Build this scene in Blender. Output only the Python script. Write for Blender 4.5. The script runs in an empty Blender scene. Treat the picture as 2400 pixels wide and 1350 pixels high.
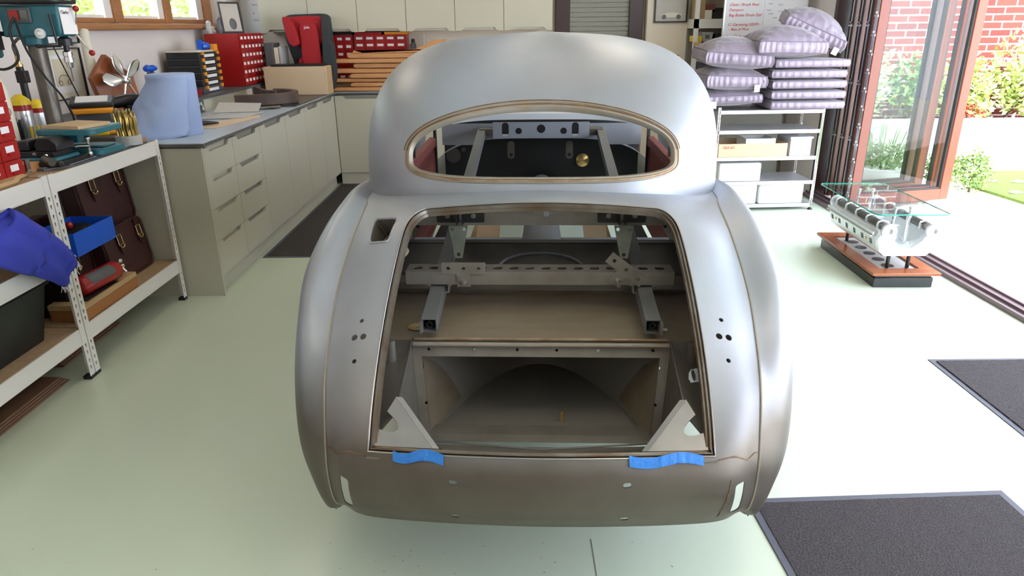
import bpy, bmesh, math, random
from mathutils import Vector, Matrix, Euler, noise
from mathutils.bvhtree import BVHTree
V = Vector
PI = math.pi
random.seed(7)
C = bpy.context.scene.collection
SC = bpy.context.scene

# ---------------------------------------------------------------- camera
PITCH, ROLL, F = math.atan(615/1631), 0.0116, 1631.0
fwd = V((0, math.cos(PITCH), -math.sin(PITCH)))
u0 = V((0, math.sin(PITCH), math.cos(PITCH)))
r0 = V((1, 0, 0))
RT = r0*math.cos(ROLL) - u0*math.sin(ROLL)
UP = u0*math.cos(ROLL) + r0*math.sin(ROLL)
cam = bpy.data.cameras.new('camera')
co = bpy.data.objects.new('camera', cam)
C.objects.link(co)
m = Matrix((RT, UP, -fwd)).transposed().to_4x4()
m.translation = V((0, 0, 1.5))
co.matrix_world = m
cam.sensor_width = 36
cam.lens = F/2400*36
cam.clip_start = 0.05
SC.camera = co

# ---------------------------------------------------------------- light and exposure
SC.view_settings.view_transform = 'Standard'
SC.view_settings.look = 'None'
SC.view_settings.gamma = 1
SC.view_settings.use_curve_mapping = False
SC.view_settings.exposure = 0.45
w = bpy.data.worlds.new('sky')
SC.world = w
w.use_nodes = True
nt = w.node_tree
bg = nt.nodes['Background']
sky = nt.nodes.new('ShaderNodeTexSky')
sky.sky_type = 'HOSEK_WILKIE'
sky.turbidity = 5
sky.ground_albedo = 0.5
sky.sun_direction = V((-0.12, -0.75, 0.8)).normalized()
mixw = nt.nodes.new('ShaderNodeMix')
mixw.data_type = 'RGBA'
mixw.inputs[0].default_value = 0.55
mixw.inputs[7].default_value = (0.9, 0.97, 1.1, 1)
nt.links.new(sky.outputs[0], mixw.inputs[6])
nt.links.new(mixw.outputs[2], bg.inputs[0])
bg.inputs[1].default_value = 9
sun = bpy.data.lights.new('sun', 'SUN')
sun.energy = 11
sun.angle = 0.02
sun.color = (1, 0.96, 0.88)
so = bpy.data.objects.new('sun', sun)
C.objects.link(so)
so.location = (6, -4, 8)
so.rotation_euler = V((-0.12, -0.75, 0.8)).to_track_quat('Z', 'Y').to_euler()

# ---------------------------------------------------------------- materials
def mat(name, col, rough=0.5, metal=0.0, var=0.0, vs=6.0, col2=None, bump=0.0, bs=40.0, spec=None, trans=0.0, coat=0.0, stretch=None, sheen=0.0, emis=None):
    """principled material; var/vs/col2 mix a second colour in with noise, bump/bs give surface relief"""
    m = bpy.data.materials.new(name)
    m.use_nodes = True
    n = m.node_tree
    b = n.nodes['Principled BSDF']
    c4 = (*col, 1)
    b.inputs['Base Color'].default_value = c4
    b.inputs['Roughness'].default_value = rough
    b.inputs['Metallic'].default_value = metal
    if spec is not None:
        b.inputs['Specular IOR Level'].default_value = spec
    if trans:
        b.inputs['Transmission Weight'].default_value = trans
    if coat:
        b.inputs['Coat Weight'].default_value = coat
    if sheen:
        b.inputs['Sheen Weight'].default_value = sheen
    if emis:
        b.inputs['Emission Color'].default_value = (*emis[0], 1)
        b.inputs['Emission Strength'].default_value = emis[1]
    if var or bump:
        tc = n.nodes.new('ShaderNodeTexCoord')
        mp = n.nodes.new('ShaderNodeMapping')
        n.links.new(tc.outputs['Object'], mp.inputs[0])
        if stretch:
            mp.inputs['Scale'].default_value = stretch
    if var:
        nz = n.nodes.new('ShaderNodeTexNoise')
        nz.inputs['Scale'].default_value = vs
        nz.inputs['Detail'].default_value = 6
        n.links.new(mp.outputs[0], nz.inputs['Vector'])
        rp = n.nodes.new('ShaderNodeValToRGB')
        rp.color_ramp.elements[0].position = 0.5 - 0.2
        rp.color_ramp.elements[1].position = 0.5 + 0.2
        c2 = col2 if col2 else tuple(x*0.7 for x in col)
        rp.color_ramp.elements[0].color = c4
        rp.color_ramp.elements[1].color = tuple(c4[i]*(1-var) + (*c2, 1)[i]*var for i in range(3)) + (1,)
        n.links.new(nz.outputs[0], rp.inputs[0])
        n.links.new(rp.outputs[0], b.inputs['Base Color'])
    if bump:
        nb = n.nodes.new('ShaderNodeTexNoise')
        nb.inputs['Scale'].default_value = bs
        nb.inputs['Detail'].default_value = 4
        n.links.new(mp.outputs[0], nb.inputs['Vector'])
        bp = n.nodes.new('ShaderNodeBump')
        bp.inputs['Strength'].default_value = bump
        bp.inputs['Distance'].default_value = 0.01
        n.links.new(nb.outputs[0], bp.inputs['Height'])
        n.links.new(bp.outputs[0], b.inputs['Normal'])
    return m

M = {}
def mk(k, *a, **kw):
    M[k] = mat(k, *a, **kw)
mk('body_steel', (0.385, 0.43, 0.49), 0.46, 0.66, var=0.7, vs=2.6, col2=(0.335, 0.325, 0.345), bump=0.02, bs=5)
mk('gutter_rust', (0.20, 0.185, 0.16), 0.42, 0.65, var=1, vs=9, col2=(0.115, 0.075, 0.042))
mk('tail_steel', (0.40, 0.375, 0.33), 0.36, 0.8, var=0.6, vs=5.0, col2=(0.27, 0.23, 0.18), bump=0.02, bs=9)
mk('inner_steel', (0.19, 0.175, 0.155), 0.5, 0.6, var=0.7, vs=4.0, col2=(0.10, 0.08, 0.06))
mk('well_grey', (0.24, 0.225, 0.20), 0.6, 0.15, var=.3, vs=4)
mk('frame_grey', (0.25, 0.235, 0.21), 0.5, 0.5, var=.6, vs=8, col2=(0.13, 0.10, 0.07))
mk('tan_steel', (0.27, 0.225, 0.165), 0.6, 0.35, var=0.7, vs=6.0, col2=(0.22, 0.16, 0.10), stretch=(1, 3, 3))
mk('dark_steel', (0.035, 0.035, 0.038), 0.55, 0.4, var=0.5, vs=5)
mk('grey_primer', (0.30, 0.32, 0.36), 0.55, 0.1, var=0.3, vs=5)
mk('rust_brown', (0.12, 0.06, 0.03), 0.6, 0.2, var=.8, vs=20, col2=(0.24, 0.16, 0.09))
mk('rust_edge', (0.26, 0.15, 0.07), 0.5, 0.5, var=0.9, vs=18, col2=(0.42, 0.36, 0.27))
mk('cream_edge', (0.31, 0.295, 0.265), 0.45, 0.4, var=0.6, vs=14, col2=(0.30, 0.22, 0.13))
mk('bright_steel', (0.28, 0.28, 0.285), 0.32, 0.85, var=0.4, vs=9, col2=(0.45, 0.42, 0.38))
mk('jig_steel', (0.30, 0.285, 0.26), 0.5, 0.6, var=0.5, vs=14, col2=(0.18, 0.15, 0.12))
mk('olive_plate', (0.20, 0.22, 0.19), 0.5, 0.5, var=0.7, vs=24, col2=(0.10, 0.12, 0.10))
mk('scuttle_grey', (0.50, 0.53, 0.58), 0.5, 0.1)
mk('tube_grey', (0.19, 0.195, 0.20), 0.45, 0.4, var=.4, vs=8)
mk('brass', (0.75, 0.52, 0.2), 0.3, 0.9)
mk('red_primer', (0.20, 0.045, 0.035), 0.6, 0, var=0.4, vs=9)
mk('black', (0.012, 0.012, 0.013), 0.45)
mk('black_gloss', (0.012, 0.013, 0.014), 0.12)
mk('chrome', (0.85, 0.85, 0.87), 0.12, 1.0)
mk('cardboard', (0.50, 0.34, 0.17), 0.8, var=0.3, vs=3)
mk('cardboard_pale', (0.62, 0.46, 0.30), 0.8, var=0.2, vs=3)
mk('blue_tape', (0.02, 0.19, 0.62), 0.5, bump=0.3, bs=60)

def finish_and_shade(m, lo, hi, col, col2):
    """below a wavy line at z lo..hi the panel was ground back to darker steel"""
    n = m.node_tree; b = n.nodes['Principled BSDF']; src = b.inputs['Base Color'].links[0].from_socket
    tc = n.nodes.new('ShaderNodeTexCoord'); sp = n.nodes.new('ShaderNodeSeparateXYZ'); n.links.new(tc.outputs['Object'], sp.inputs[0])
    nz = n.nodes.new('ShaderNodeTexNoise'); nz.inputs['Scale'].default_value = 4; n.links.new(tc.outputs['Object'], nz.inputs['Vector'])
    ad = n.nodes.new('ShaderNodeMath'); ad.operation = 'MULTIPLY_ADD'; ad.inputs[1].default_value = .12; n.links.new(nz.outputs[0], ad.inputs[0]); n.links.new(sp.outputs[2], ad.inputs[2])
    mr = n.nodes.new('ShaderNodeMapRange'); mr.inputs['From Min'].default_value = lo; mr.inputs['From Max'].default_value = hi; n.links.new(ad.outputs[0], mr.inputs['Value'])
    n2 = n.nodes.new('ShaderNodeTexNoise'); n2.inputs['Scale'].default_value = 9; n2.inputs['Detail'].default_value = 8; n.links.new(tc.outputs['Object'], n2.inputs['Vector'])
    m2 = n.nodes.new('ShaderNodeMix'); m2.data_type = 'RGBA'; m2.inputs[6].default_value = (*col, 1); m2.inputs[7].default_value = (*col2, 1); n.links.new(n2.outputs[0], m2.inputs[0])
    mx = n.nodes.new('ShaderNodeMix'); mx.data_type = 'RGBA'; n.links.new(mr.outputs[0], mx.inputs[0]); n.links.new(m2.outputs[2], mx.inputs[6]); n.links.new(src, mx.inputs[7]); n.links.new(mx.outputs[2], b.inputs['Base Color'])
finish_and_shade(M['body_steel'], .56, .76, (0.15, 0.13, 0.108), (0.105, 0.088, 0.07))  # brown lower steel, darkened further to paint in the unlit room's reflection

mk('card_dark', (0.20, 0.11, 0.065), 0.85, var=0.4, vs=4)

# ---------------------------------------------------------------- geometry helpers
class MB:
    def __init__(s):
        s.v = []; s.f = []; s.mi = []; s.cur = 0
    def add(s, vs, fs):
        o = len(s.v)
        s.v += [V(p) for p in vs]
        for f in fs:
            s.f.append([i+o for i in f]); s.mi.append(s.cur)
        return s
    def box(s, x0, x1, y0, y1, z0, z1):
        return s.add([(x, y, z) for z in (z0, z1) for y in (y0, y1) for x in (x0, x1)],
                     [(0, 2, 3, 1), (4, 5, 7, 6), (0, 1, 5, 4), (2, 6, 7, 3), (0, 4, 6, 2), (1, 3, 7, 5)])
    def obox(s, c, sx, sy, sz, ax=None, ay=None, az=None):
        """box centred at c along axes"""
        ax = V(ax).normalized() if ax else V((1, 0, 0)); ay = V(ay).normalized() if ay else V((0, 1, 0))
        az = V(az).normalized() if az else ax.cross(ay).normalized()
        c = V(c)
        return s.add([c+ax*(i*sx/2)+ay*(j*sy/2)+az*(k*sz/2) for k in (-1, 1) for j in (-1, 1) for i in (-1, 1)],
                     [(0, 2, 3, 1), (4, 5, 7, 6), (0, 1, 5, 4), (2, 6, 7, 3), (0, 4, 6, 2), (1, 3, 7, 5)])
    def loops(s, ls, closed=True, cap=True, ring=False):
        """skin a list of equal-length loops"""
        n = len(ls[0]); vs = [p for l in ls for p in l]; fs = []
        m_ = len(ls) if ring else len(ls)-1
        for a in range(m_):
            b = (a+1) % len(ls)
            for i in range(n if closed else n-1):
                j = (i+1) % n
                fs.append((a*n+i, a*n+j, b*n+j, b*n+i))
        if cap and closed and not ring:
            fs.append(list(range(n))[::-1]); fs.append([(len(ls)-1)*n+i for i in range(n)])
        return s.add(vs, fs)
    def tube(s, pts, r, n=8, cap=True, ring=False, flat=1.0):
        pts = [V(p) for p in pts]; ls = []; k = len(pts)
        u = None
        for i, p in enumerate(pts):
            if ring: t = pts[(i+1) % k]-pts[i-1]
            else: t = pts[min(i+1, k-1)]-pts[max(i-1, 0)]
            t = t.normalized() if t.length > 1e-9 else V((0, 0, 1))
            if u is None:
                u = t.cross(V((0, 0, 1)))
                if u.length < 0.1: u = t.cross(V((0, 1, 0)))
            else: u = u-t*u.dot(t)
            u.normalize(); w_ = t.cross(u)
            rr = r[i] if isinstance(r, (list, tuple)) else r
            ls.append([p+u*(math.cos(2*PI*j/n)*rr)+w_*(math.sin(2*PI*j/n)*rr*flat) for j in range(n)])
        return s.loops(ls, True, cap, ring)
    def cyl(s, p0, p1, r, r1=None, n=16):
        return s.tube([p0, p1], [r, r if r1 is None else r1], n)
    def lathe(s, prof, o=(0, 0, 0), n=20, ax=(0, 0, 1)):
        az = V(ax).normalized(); u = az.cross(V((0, 0, 1)))
        if u.length < 0.1: u = az.cross(V((0, 1, 0)))
        u.normalize(); w_ = az.cross(u); o = V(o)
        ls = [[o+az*z+u*(math.cos(2*PI*j/n)*r)+w_*(math.sin(2*PI*j/n)*r) for j in range(n)] for r, z in prof]
        return s.loops(ls)
    def prism(s, poly, o, ax, ay, h):
        """polygon in the ax/ay plane at o, thickness vector h"""
        o = V(o); ax = V(ax); ay = V(ay); h = V(h); n = len(poly)
        a = [o+ax*x+ay*y for x, y in poly]
        return s.loops([a, [p+h for p in a]])
    def grid(s, rows):
        return s.loops(rows, closed=False, cap=False)
    def ball(s, c, r, n=12, sx=1, sy=1, sz=1):
        c = V(c); ls = []
        for i in range(n//2+1):
            a = PI*(i/(n//2)-0.5); rr = max(math.cos(a), 0.02)
            ls.append([c+V((math.cos(2*PI*j/n)*rr*r*sx, math.sin(2*PI*j/n)*rr*r*sy, math.sin(a)*r*sz)) for j in range(n)])
        return s.loops(ls)
    def tf(s, m):
        s.v = [m @ p for p in s.v]; return s
    def mesh(s, name):
        me = bpy.data.meshes.new(name)
        me.from_pydata([tuple(p) for p in s.v], [], s.f)
        me.polygons.foreach_set('material_index', s.mi)
        bm = bmesh.new(); bm.from_mesh(me)
        bmesh.ops.recalc_face_normals(bm, faces=bm.faces)
        bm.to_mesh(me); bm.free()
        return me

INV = {}
def tag(o, label=None, cat=None, group=None, kind=None):
    if label: o['label'] = label
    if cat: o['category'] = cat
    if group: o['group'] = group
    if kind: o['kind'] = kind
    return o
def thing(name, label, cat, loc=(0, 0, 0), rz=0.0, group=None, off=None, kind=None):
    o = bpy.data.objects.new(name, None)
    C.objects.link(o)
    o.empty_display_size = 0.1
    o.location = loc; o.rotation_euler = (0, 0, rz)
    m_ = Matrix.Translation(V(loc)) @ Matrix.Rotation(rz, 4, 'Z')
    INV[o.name] = Matrix.Translation(-V(off)) if off else m_.inverted()
    return tag(o, label, cat, group, kind)
def evald(o):
    dg = bpy.context.evaluated_depsgraph_get()
    return bpy.data.meshes.new_from_object(o.evaluated_get(dg))
def obj(name, mb, mt, parent=None, bevel=0.0, sm=35.0, label=None, cuts=None, solid=0.0, sub=0, flip=False):
    """one mesh object; mb in world (or the parent's frame when the parent was made with off=)"""
    me = mb.mesh(name)
    mats = mt if isinstance(mt, (list, tuple)) else [mt]
    for k in mats: me.materials.append(M[k] if isinstance(k, str) else k)
    o = bpy.data.objects.new(name, me)
    C.objects.link(o)
    if flip: me.flip_normals()
    if solid:
        sd = o.modifiers.new('s', 'SOLIDIFY'); sd.thickness = solid; sd.offset = -1
    if cuts:
        cm = cuts.mesh('cut'); c = bpy.data.objects.new('cut', cm); C.objects.link(c)
        bo = o.modifiers.new('b', 'BOOLEAN'); bo.operation = 'DIFFERENCE'; bo.object = c; bo.solver = 'EXACT'
    if solid or cuts:
        me2 = evald(o)
        if cuts and not len(me2.polygons):
            bo.use_self = True; me2 = evald(o)
        o.modifiers.clear(); o.data = me2; me = me2
        if cuts: bpy.data.objects.remove(c)
    if parent is not None:
        if parent.name in INV:
            me.transform(INV[parent.name]); o.parent = parent
            INV[o.name] = INV[parent.name]
    else:
        xs = [v.co for v in me.vertices]
        c0 = V(((min(p.x for p in xs)+max(p.x for p in xs))/2, (min(p.y for p in xs)+max(p.y for p in xs))/2, min(p.z for p in xs)))
        me.transform(Matrix.Translation(-c0)); o.location = c0
        INV[o.name] = Matrix.Translation(-c0)
    if bevel:
        bv = o.modifiers.new('bevel', 'BEVEL'); bv.width = bevel; bv.segments = 2; bv.limit_method = 'ANGLE'; bv.angle_limit = 0.6
    if sub:
        ss = o.modifiers.new('subdivision', 'SUBSURF'); ss.levels = sub; ss.render_levels = sub
    me.shade_smooth()
    if not sub: me.set_sharp_from_angle(angle=math.radians(sm))
    if label: o['label'] = label
    return o
def one(name, label, cat, mb, mt, group=None, kind=None, **kw):
    return tag(obj(name, mb, mt, None, **kw), label, cat, group, kind)
def struct(name, mb, mt, parent=None, **kw):
    o = obj(name, mb, mt, parent, **kw)
    if parent is None: o['kind'] = 'structure'
    return o
def dup(o, loc=None, rz=None, label=None, parent=None):
    c = o.copy(); C.objects.link(c)
    if parent: c.parent = parent
    for ch in o.children: dup(ch, parent=c)
    if loc is not None: c.location = loc
    if rz is not None: c.rotation_euler = (0, 0, rz)
    if label: c['label'] = label
    return c
def crom(p0, p1, p2, p3, t):
    return 0.5*((2*p1)+(p2-p0)*t+(2*p0-5*p1+4*p2-p3)*t*t+(3*p1-p0-3*p2+p3)*t*t*t)
def cr(pts, t):
    """Catmull-Rom through pts at parameter t in [0, len-1]"""
    n = len(pts); i = min(int(max(t, 0)), n-2); f = t-i
    a = pts[i-1] if i > 0 else pts[0]*2-pts[1]
    b = pts[i+2] if i+2 < n else pts[-1]*2-pts[-2]
    return crom(a, pts[i], pts[i+1], b, f)
def smooth_path(pts, k=6, ring=False):
    pts = [V(p) for p in pts]
    if ring:
        n = len(pts); out = []
        for i in range(n):
            for j in range(k): out.append(crom(pts[i-1], pts[i], pts[(i+1) % n], pts[(i+2) % n], j/k))
        return out
    return [cr(pts, (len(pts)-1)*i/(k*(len(pts)-1))) for i in range(k*(len(pts)-1)+1)]
def rrect(w, h, r, n=4):
    out = []
    for cx_, cy_, a0 in ((w/2-r, h/2-r, 0), (-w/2+r, h/2-r, 90), (-w/2+r, -h/2+r, 180), (w/2-r, -h/2+r, 270)):
        for i in range(n+1):
            a = math.radians(a0+90*i/n); out.append((cx_+r*math.cos(a), cy_+r*math.sin(a)))
    return out
def disc(r, n=14, sx=1, sy=1):
    return [(r*sx*math.cos(2*PI*i/n), r*sy*math.sin(2*PI*i/n)) for i in range(n)]

# ---------------------------------------------------------------- the car body (frame: x lateral, y forward, origin offset to the car's foot point)
YAW = -math.radians(2.5)
CO = V((0, 3.2, 0))
car = thing('car_body', 'bare grey metal coupe body shell with open boot in the middle of the workshop', 'car body',
            Matrix.Rotation(YAW, 3, 'Z') @ CO, YAW, off=CO)

def CW(x, y, z):  # car frame to world
    return Matrix.Rotation(YAW, 3, 'Z') @ V((x, y, z))
P = V
ROWS = [  # C0, C1, C2, C4
 (P((0,3.10,.90)), P((.44,3.10,.88)), P((.705,3.15,.865)), P((.79,3.30,.80))),
 (P((0,2.60,.945)), P((.40,2.58,.925)), P((.668,2.64,.885)), P((.765,2.86,.865))),
 (P((0,2.32,.966)), P((.405,2.32,.945)), P((.622,2.40,.905)), P((.75,2.52,.862))),
 (P((0,2.12,.950)), P((.42,2.10,.927)), P((.603,2.12,.865)), P((.748,2.30,.828))),
 (P((0,1.90,.868)), P((.43,1.90,.832)), P((.60,1.90,.773)), P((.758,2.13,.750))),
 (P((0,1.70,.752)), P((.434,1.71,.712)), P((.592,1.75,.677)), P((.762,2.04,.630))),
 (P((0,1.53,.635)), P((.432,1.56,.60)), P((.577,1.63,.600)), P((.764,1.98,.495))),
 (P((0,1.40,.528)), P((.426,1.455,.507)), P((.558,1.53,.475)), P((.742,1.9,.38))),
 (P((0,1.365,.45)), P((.425,1.43,.43)), P((.556,1.52,.385)), P((.672,1.78,.31))),
 (P((0,1.375,.39)), P((.42,1.44,.365)), P((.548,1.525,.315)), P((.612,1.68,.262))),
 (P((0,1.405,.338)), P((.41,1.46,.312)), P((.535,1.545,.285)), P((.575,1.62,.262))),
]
BUL = [(.01,-.02,.02),(.01,-.03,.03),(.01,-.04,.035),(.012,-.05,.045),(.014,-.07,.05),(.014,-.08,.045),(.014,-.085,.025),(.012,-.08,.0),(.01,-.06,-.01),(.005,-.04,-.015),(.002,-.02,-.008)]
NR = len(ROWS)
def spts(col):
    return [r[col] for r in ROWS]
def S(u, v):
    """deck and tail surface, u in [-2,2] (0 centre, 1 boot opening edge, 2 seam), v row"""
    s = -1 if u < 0 else 1; a = abs(u)
    c = [cr(spts(k), v) for k in (0, 1, 2)]
    p = cr([P((-c[1].x, c[1].y, c[1].z)), c[0], c[1], c[2]], 1+a)
    p = p.copy(); p.x = abs(p.x)*s if a > 1e-6 else 0
    return p
def Snorm(u, v, e=0.02):
    n = (S(u+e, v)-S(u-e, v)).cross(S(u, v-e)-S(u, v+e))
    return n.normalized()
C3 = [(r[2]+r[3])/2+P(b) for r, b in zip(ROWS, BUL)]
C5 = [r[3]+P((.012, .30, -.06)) for r in ROWS]; C6 = [r[3]+P((-.005, .75, -.10)) for r in ROWS]
for L in (C5, C6):
    for i, p in enumerate(L):
        if i >= 7: p.z = max(p.z, .26); p.x = max(p.x, .74)
        p.y = max(p.y, 2.2 if L is C5 else 2.55)
        p.y = min(p.y, 3.36 if L is C5 else 3.40)
        if i == 0: p.z = .78 if L is C5 else .70
def FS(u, v):
    c = [cr(L, v) for L in (spts(2), C3, spts(3), C5, C6)]
    return cr(c, u)
# openings
VT, VB = 2.57, 6.93
def opening(n_side=26, n_c=10, n_top=20):
    """closed (u,v) curve of the boot opening"""
    pts = []
    for i in range(n_side): pts.append((1.0, VB+(3.25-VB)*i/n_side))
    for i in range(n_c+1):
        a = i/n_c*PI/2; pts.append((0.85+0.15*math.cos(a), 3.25-(3.25-VT)*math.sin(a)))
    for i in range(1, n_top):
        t = 0.85-1.70*i/n_top; pts.append((t, VT))
    R_ = [(-a, b) for a, b in reversed(pts[:n_side+n_c+1])]
    pts += R_
    for i in range(1, 24): pts.append((-1+2*i/24, VB))
    return pts
OPN = opening()
cut = MB()
la = [S(u, v)+Snorm(u, v)*0.06 for u, v in OPN]; lb = [S(u, v)-Snorm(u, v)*0.06 for u, v in OPN]
cut.loops([la, lb])
def hole(mb, p, n, poly, up=(0, 0, 1), d=0.06):
    n = V(n).normalized(); ax = V(up).cross(n).normalized(); ay = n.cross(ax)
    mb.prism(poly, V(p)+n*d, ax, ay, -n*2*d)
# rows of the body shell
def frange(a, b, n): return [a+(b-a)*i/n for i in range(n+1)]
deck = MB(); deck.grid([[S(u, v) for u in frange(-2, 2, 64)] for v in frange(0.75, NR-1, 110)])
bv_deck = BVHTree.FromPolygons([tuple(p) for p in deck.v], deck.f)
def hit(bv, o, d):
    r = bv.ray_cast(V(o), V(d).normalized()); return r[0], r[1]
def near(bv, p):
    r = bv.find_nearest(V(p)); return r[0], r[1]
for x, y, z in ((-.498,1.766,.734),(-.511,1.725,.701),(-.485,1.72,.707),(-.499,1.661,.661),(.495,1.773,.74),(.481,1.726,.712),(.508,1.731,.706),(.496,1.669,.668)):
    p, n = near(bv_deck, (x, y, z)); hole(cut, p, n if n.z > 0 else -n, disc(.0095 if 1.7 < y < 1.74 else .0065))
for sx in (-1, 1):
    p, n = near(bv_deck, (sx*.497, 1.466, .385)); hole(cut, p, (sx*.15, -1, .05), rrect(.030, .095, .008))
    for zz in (.475, .366):
        p, n = near(bv_deck, (sx*.208, 1.39, zz)); hole(cut, p, (0, -1, 0), rrect(.02, .011, .005))
FIL = [S(-1.22, 3.1), S(-1.82, 3.1)]
fq = [S(u, v) for u, v in ((-1.14, 2.84), (-1.16, 3.38), (-1.50, 3.28), (-1.60, 2.66))]
nf = Snorm(-1.45, 3.1)
cf = sum(fq, P((0,0,0)))/4
def rpoly(q, r=.18, k=4):
    out = []
    n = len(q)
    for i in range(n):
        a, b, c = q[i-1], q[i], q[(i+1) % n]
        p0 = b+(a-b)*r; p1 = b+(c-b)*r
        for j in range(k+1):
            t = j/k; out.append(p0*(1-t)**2+b*2*t*(1-t)+p1*t*t)
    return out
fr = rpoly(fq)
cut.loops([[p+nf*.06 for p in fr], [p-nf*.05 for p in fr]])
def stations(u0_, u1_, nu, v0, v1, nv):
    return [[FS(u, v) for u in frange(u0_, u1_, nu)] for v in frange(v0, v1, nv)]
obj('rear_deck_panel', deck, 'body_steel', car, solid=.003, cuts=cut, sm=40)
for sx, nm in ((1, 'right'), (-1, 'left')):
    mb = MB(); rows = stations(0, 4, 44, 0.0, NR-1, 100)
    if sx < 0: rows = [[P((-p.x, p.y, p.z)) for p in r] for r in rows]
    mb.grid(rows)
    fc = MB(); bvf = BVHTree.FromPolygons([tuple(p) for p in mb.v], mb.f)
    p, n = near(bvf, (sx*.79, 2.0, .40)); hole(fc, p, (sx, -.5, .1), rrect(.03, .07, .008), d=.05)
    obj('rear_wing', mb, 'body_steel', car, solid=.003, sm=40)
    # raised joint bead along the seam between wing and deck
    mb = MB(); mb.tube([(lambda q: P((q.x*sx, q.y, q.z+.0005)))(cr(spts(2), v)) for v in frange(1.2, NR-1, 90)], .0035, 6)
    obj('wing_seam', mb, 'cream_edge', car)
# boot gutter: a folded channel that follows the opening
def inward(i, n=None):
    pts = [S(u, v) for u, v in OPN]; k = len(pts)
    t = (pts[(i+1) % k]-pts[i-1]).normalized(); nn = Snorm(*OPN[i])
    d = nn.cross(t).normalized()
    c = S(0, 5)
    if d.dot(c-pts[i]) < 0: d = -d
    return pts[i], d, nn
prof = [(0, .001), (0, -.009), (.006, -.011), (.0075, -.002), (.0095, -.002), (.011, -.012), (.015, -.013), (.0155, -.022)]
ls = []
for i in range(len(OPN)):
    p, d, nn = inward(i)
    ls.append([p+d*a+nn*b for a, b in prof])
mb = MB(); mb.loops(ls, closed=False, cap=False, ring=True)
obj('boot_gutter', mb, 'gutter_rust', car, sm=30, solid=.0015)
mb = MB(); mb.tube([inward(i)[0]+inward(i)[2]*.001 for i in range(len(OPN))], .0022, 6, ring=True)
obj('opening_edge', mb, 'bright_steel', car)

# ---- roof and cabin rear
RY, AX, AY, ZT = 3.42, .757, 1.045, 1.475
def roofp(phi, th):
    """phi -90..90 deg (0 rear), th 0..90 deg (0 base)"""
    s = math.sin(phi); c = math.cos(phi)
    x = math.copysign(abs(s)**(2/3.0), s); yo = abs(c)**(2/3.0)
    n = 1.72+(3.5-1.72)*abs(s)**1.6
    zb = .935-.11*abs(s)**1.5
    rr = max(math.cos(th), 0)**(2/n); h = max(math.sin(th), 0)**(2/n)
    return P((AX*x*rr*(1+.0*h), RY-AY*yo*rr, zb+(ZT-zb)*h-.012*(1-abs(c))*h))
rows = []
for th in [0, .03, .07, .12, .18]+frange(.24, PI/2-.001, 60):
    rows.append([roofp(-PI/2+PI*i/120, th) for i in range(121)])
roof = MB(); roof.grid(rows)
bv_roof = BVHTree.FromPolygons([tuple(p) for p in roof.v], roof.f)
# forward roof from the section at y=RY
sec = [roofp(PI/2, th) for th in frange(0.02, PI/2-.001, 30)]
arch = [P((-p.x, RY, p.z)) for p in sec]+[P((p.x, RY, p.z)) for p in reversed(sec[:-1])]
fr_rows = []
for t in frange(0, 1, 10):
    y = RY+.83*t
    fr_rows.append([P((p.x*(1-.04*t*t), y, .90+(p.z-.90)*(1-.09*t*t))) for p in arch])
fwd_roof = MB()
fwd_roof.grid([r[13:48] for r in fr_rows])
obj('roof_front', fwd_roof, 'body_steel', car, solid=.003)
wc = MB()
def wcurve(k, off=0.0):
    """backlight outline in (x,z): arched top, flat bottom; off grows it outward"""
    out = []
    a, zu, zl, zc = .476+off, .156+off, .066+off, 1.068
    for i in range(k):
        t = 2*PI*i/k; c, s = math.cos(t), math.sin(t)
        if s >= 0: out.append((a*math.copysign(abs(c)**(2/2.15), c), zc+zu*abs(s)**(2/2.15)))
        else: out.append((a*math.copysign(abs(c)**(2/4.6), c), zc-zl*abs(s)**(2/4.6)))
    return out
WN = 96
wc.loops([[P((x, 2.2, z)) for x, z in wcurve(WN, .0)], [P((x, 3.1, z)) for x, z in wcurve(WN, .0)]])
for sx in (-1, 1):
    wc.add([], [])
    wc.prism([(3.02, .895), (4.22, .885), (4.20, 1.22), (4.10, 1.33), (3.3, 1.345), (3.10, 1.27)], P((sx*.5, 0, 0)), (0, 1, 0), (0, 0, 1), (sx*.4, 0, 0))
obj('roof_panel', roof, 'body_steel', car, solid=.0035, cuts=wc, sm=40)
def onroof(x, z):
    r, n = hit(bv_roof, (x, 1.0, z), (0, 1, 0)); 
    if n.y > 0: n = -n
    return r, n
def ringpart(name, offs, mt):
    """offs: (outward, height above skin) profile swept round the backlight"""
    ls = []
    c0 = [wcurve(WN, o_) for o_, h_ in offs]
    for i in range(WN):
        l = []
        for k, (o_, h_) in enumerate(offs):
            x, z = c0[k][i]
            r, n = onroof(x, z); l.append(r+n*h_)
        ls.append(l)
    mb = MB(); mb.loops(ls, closed=False, cap=False, ring=True)
    return obj(name, mb, mt, car, sm=30)
ringpart('window_flange', [(.017, .0005), (.0155, .004), (.012, .0045), (.0105, .001)], 'cream_edge')
ringpart('window_rebate', [(.011, .0012), (.008, .002), (.005, .002), (.003, .001)], 'rust_edge')
ringpart('window_lip', [(.003, .001), (.002, .005), (-.003, .004), (-.007, -.004), (-.008, -.012)], 'cream_edge')
for off_ in (.0185, .007):
    mb = MB(); ctop = [c for c in wcurve(WN, off_) if c[1] > 1.075]; ctop.sort(key=lambda c: c[0])
    mb.tube([onroof(x, z)[0]+onroof(x, z)[1]*.001 for x, z in ctop], .0030, 6); obj('rust_seam', mb, 'rust_brown', car)
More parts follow.
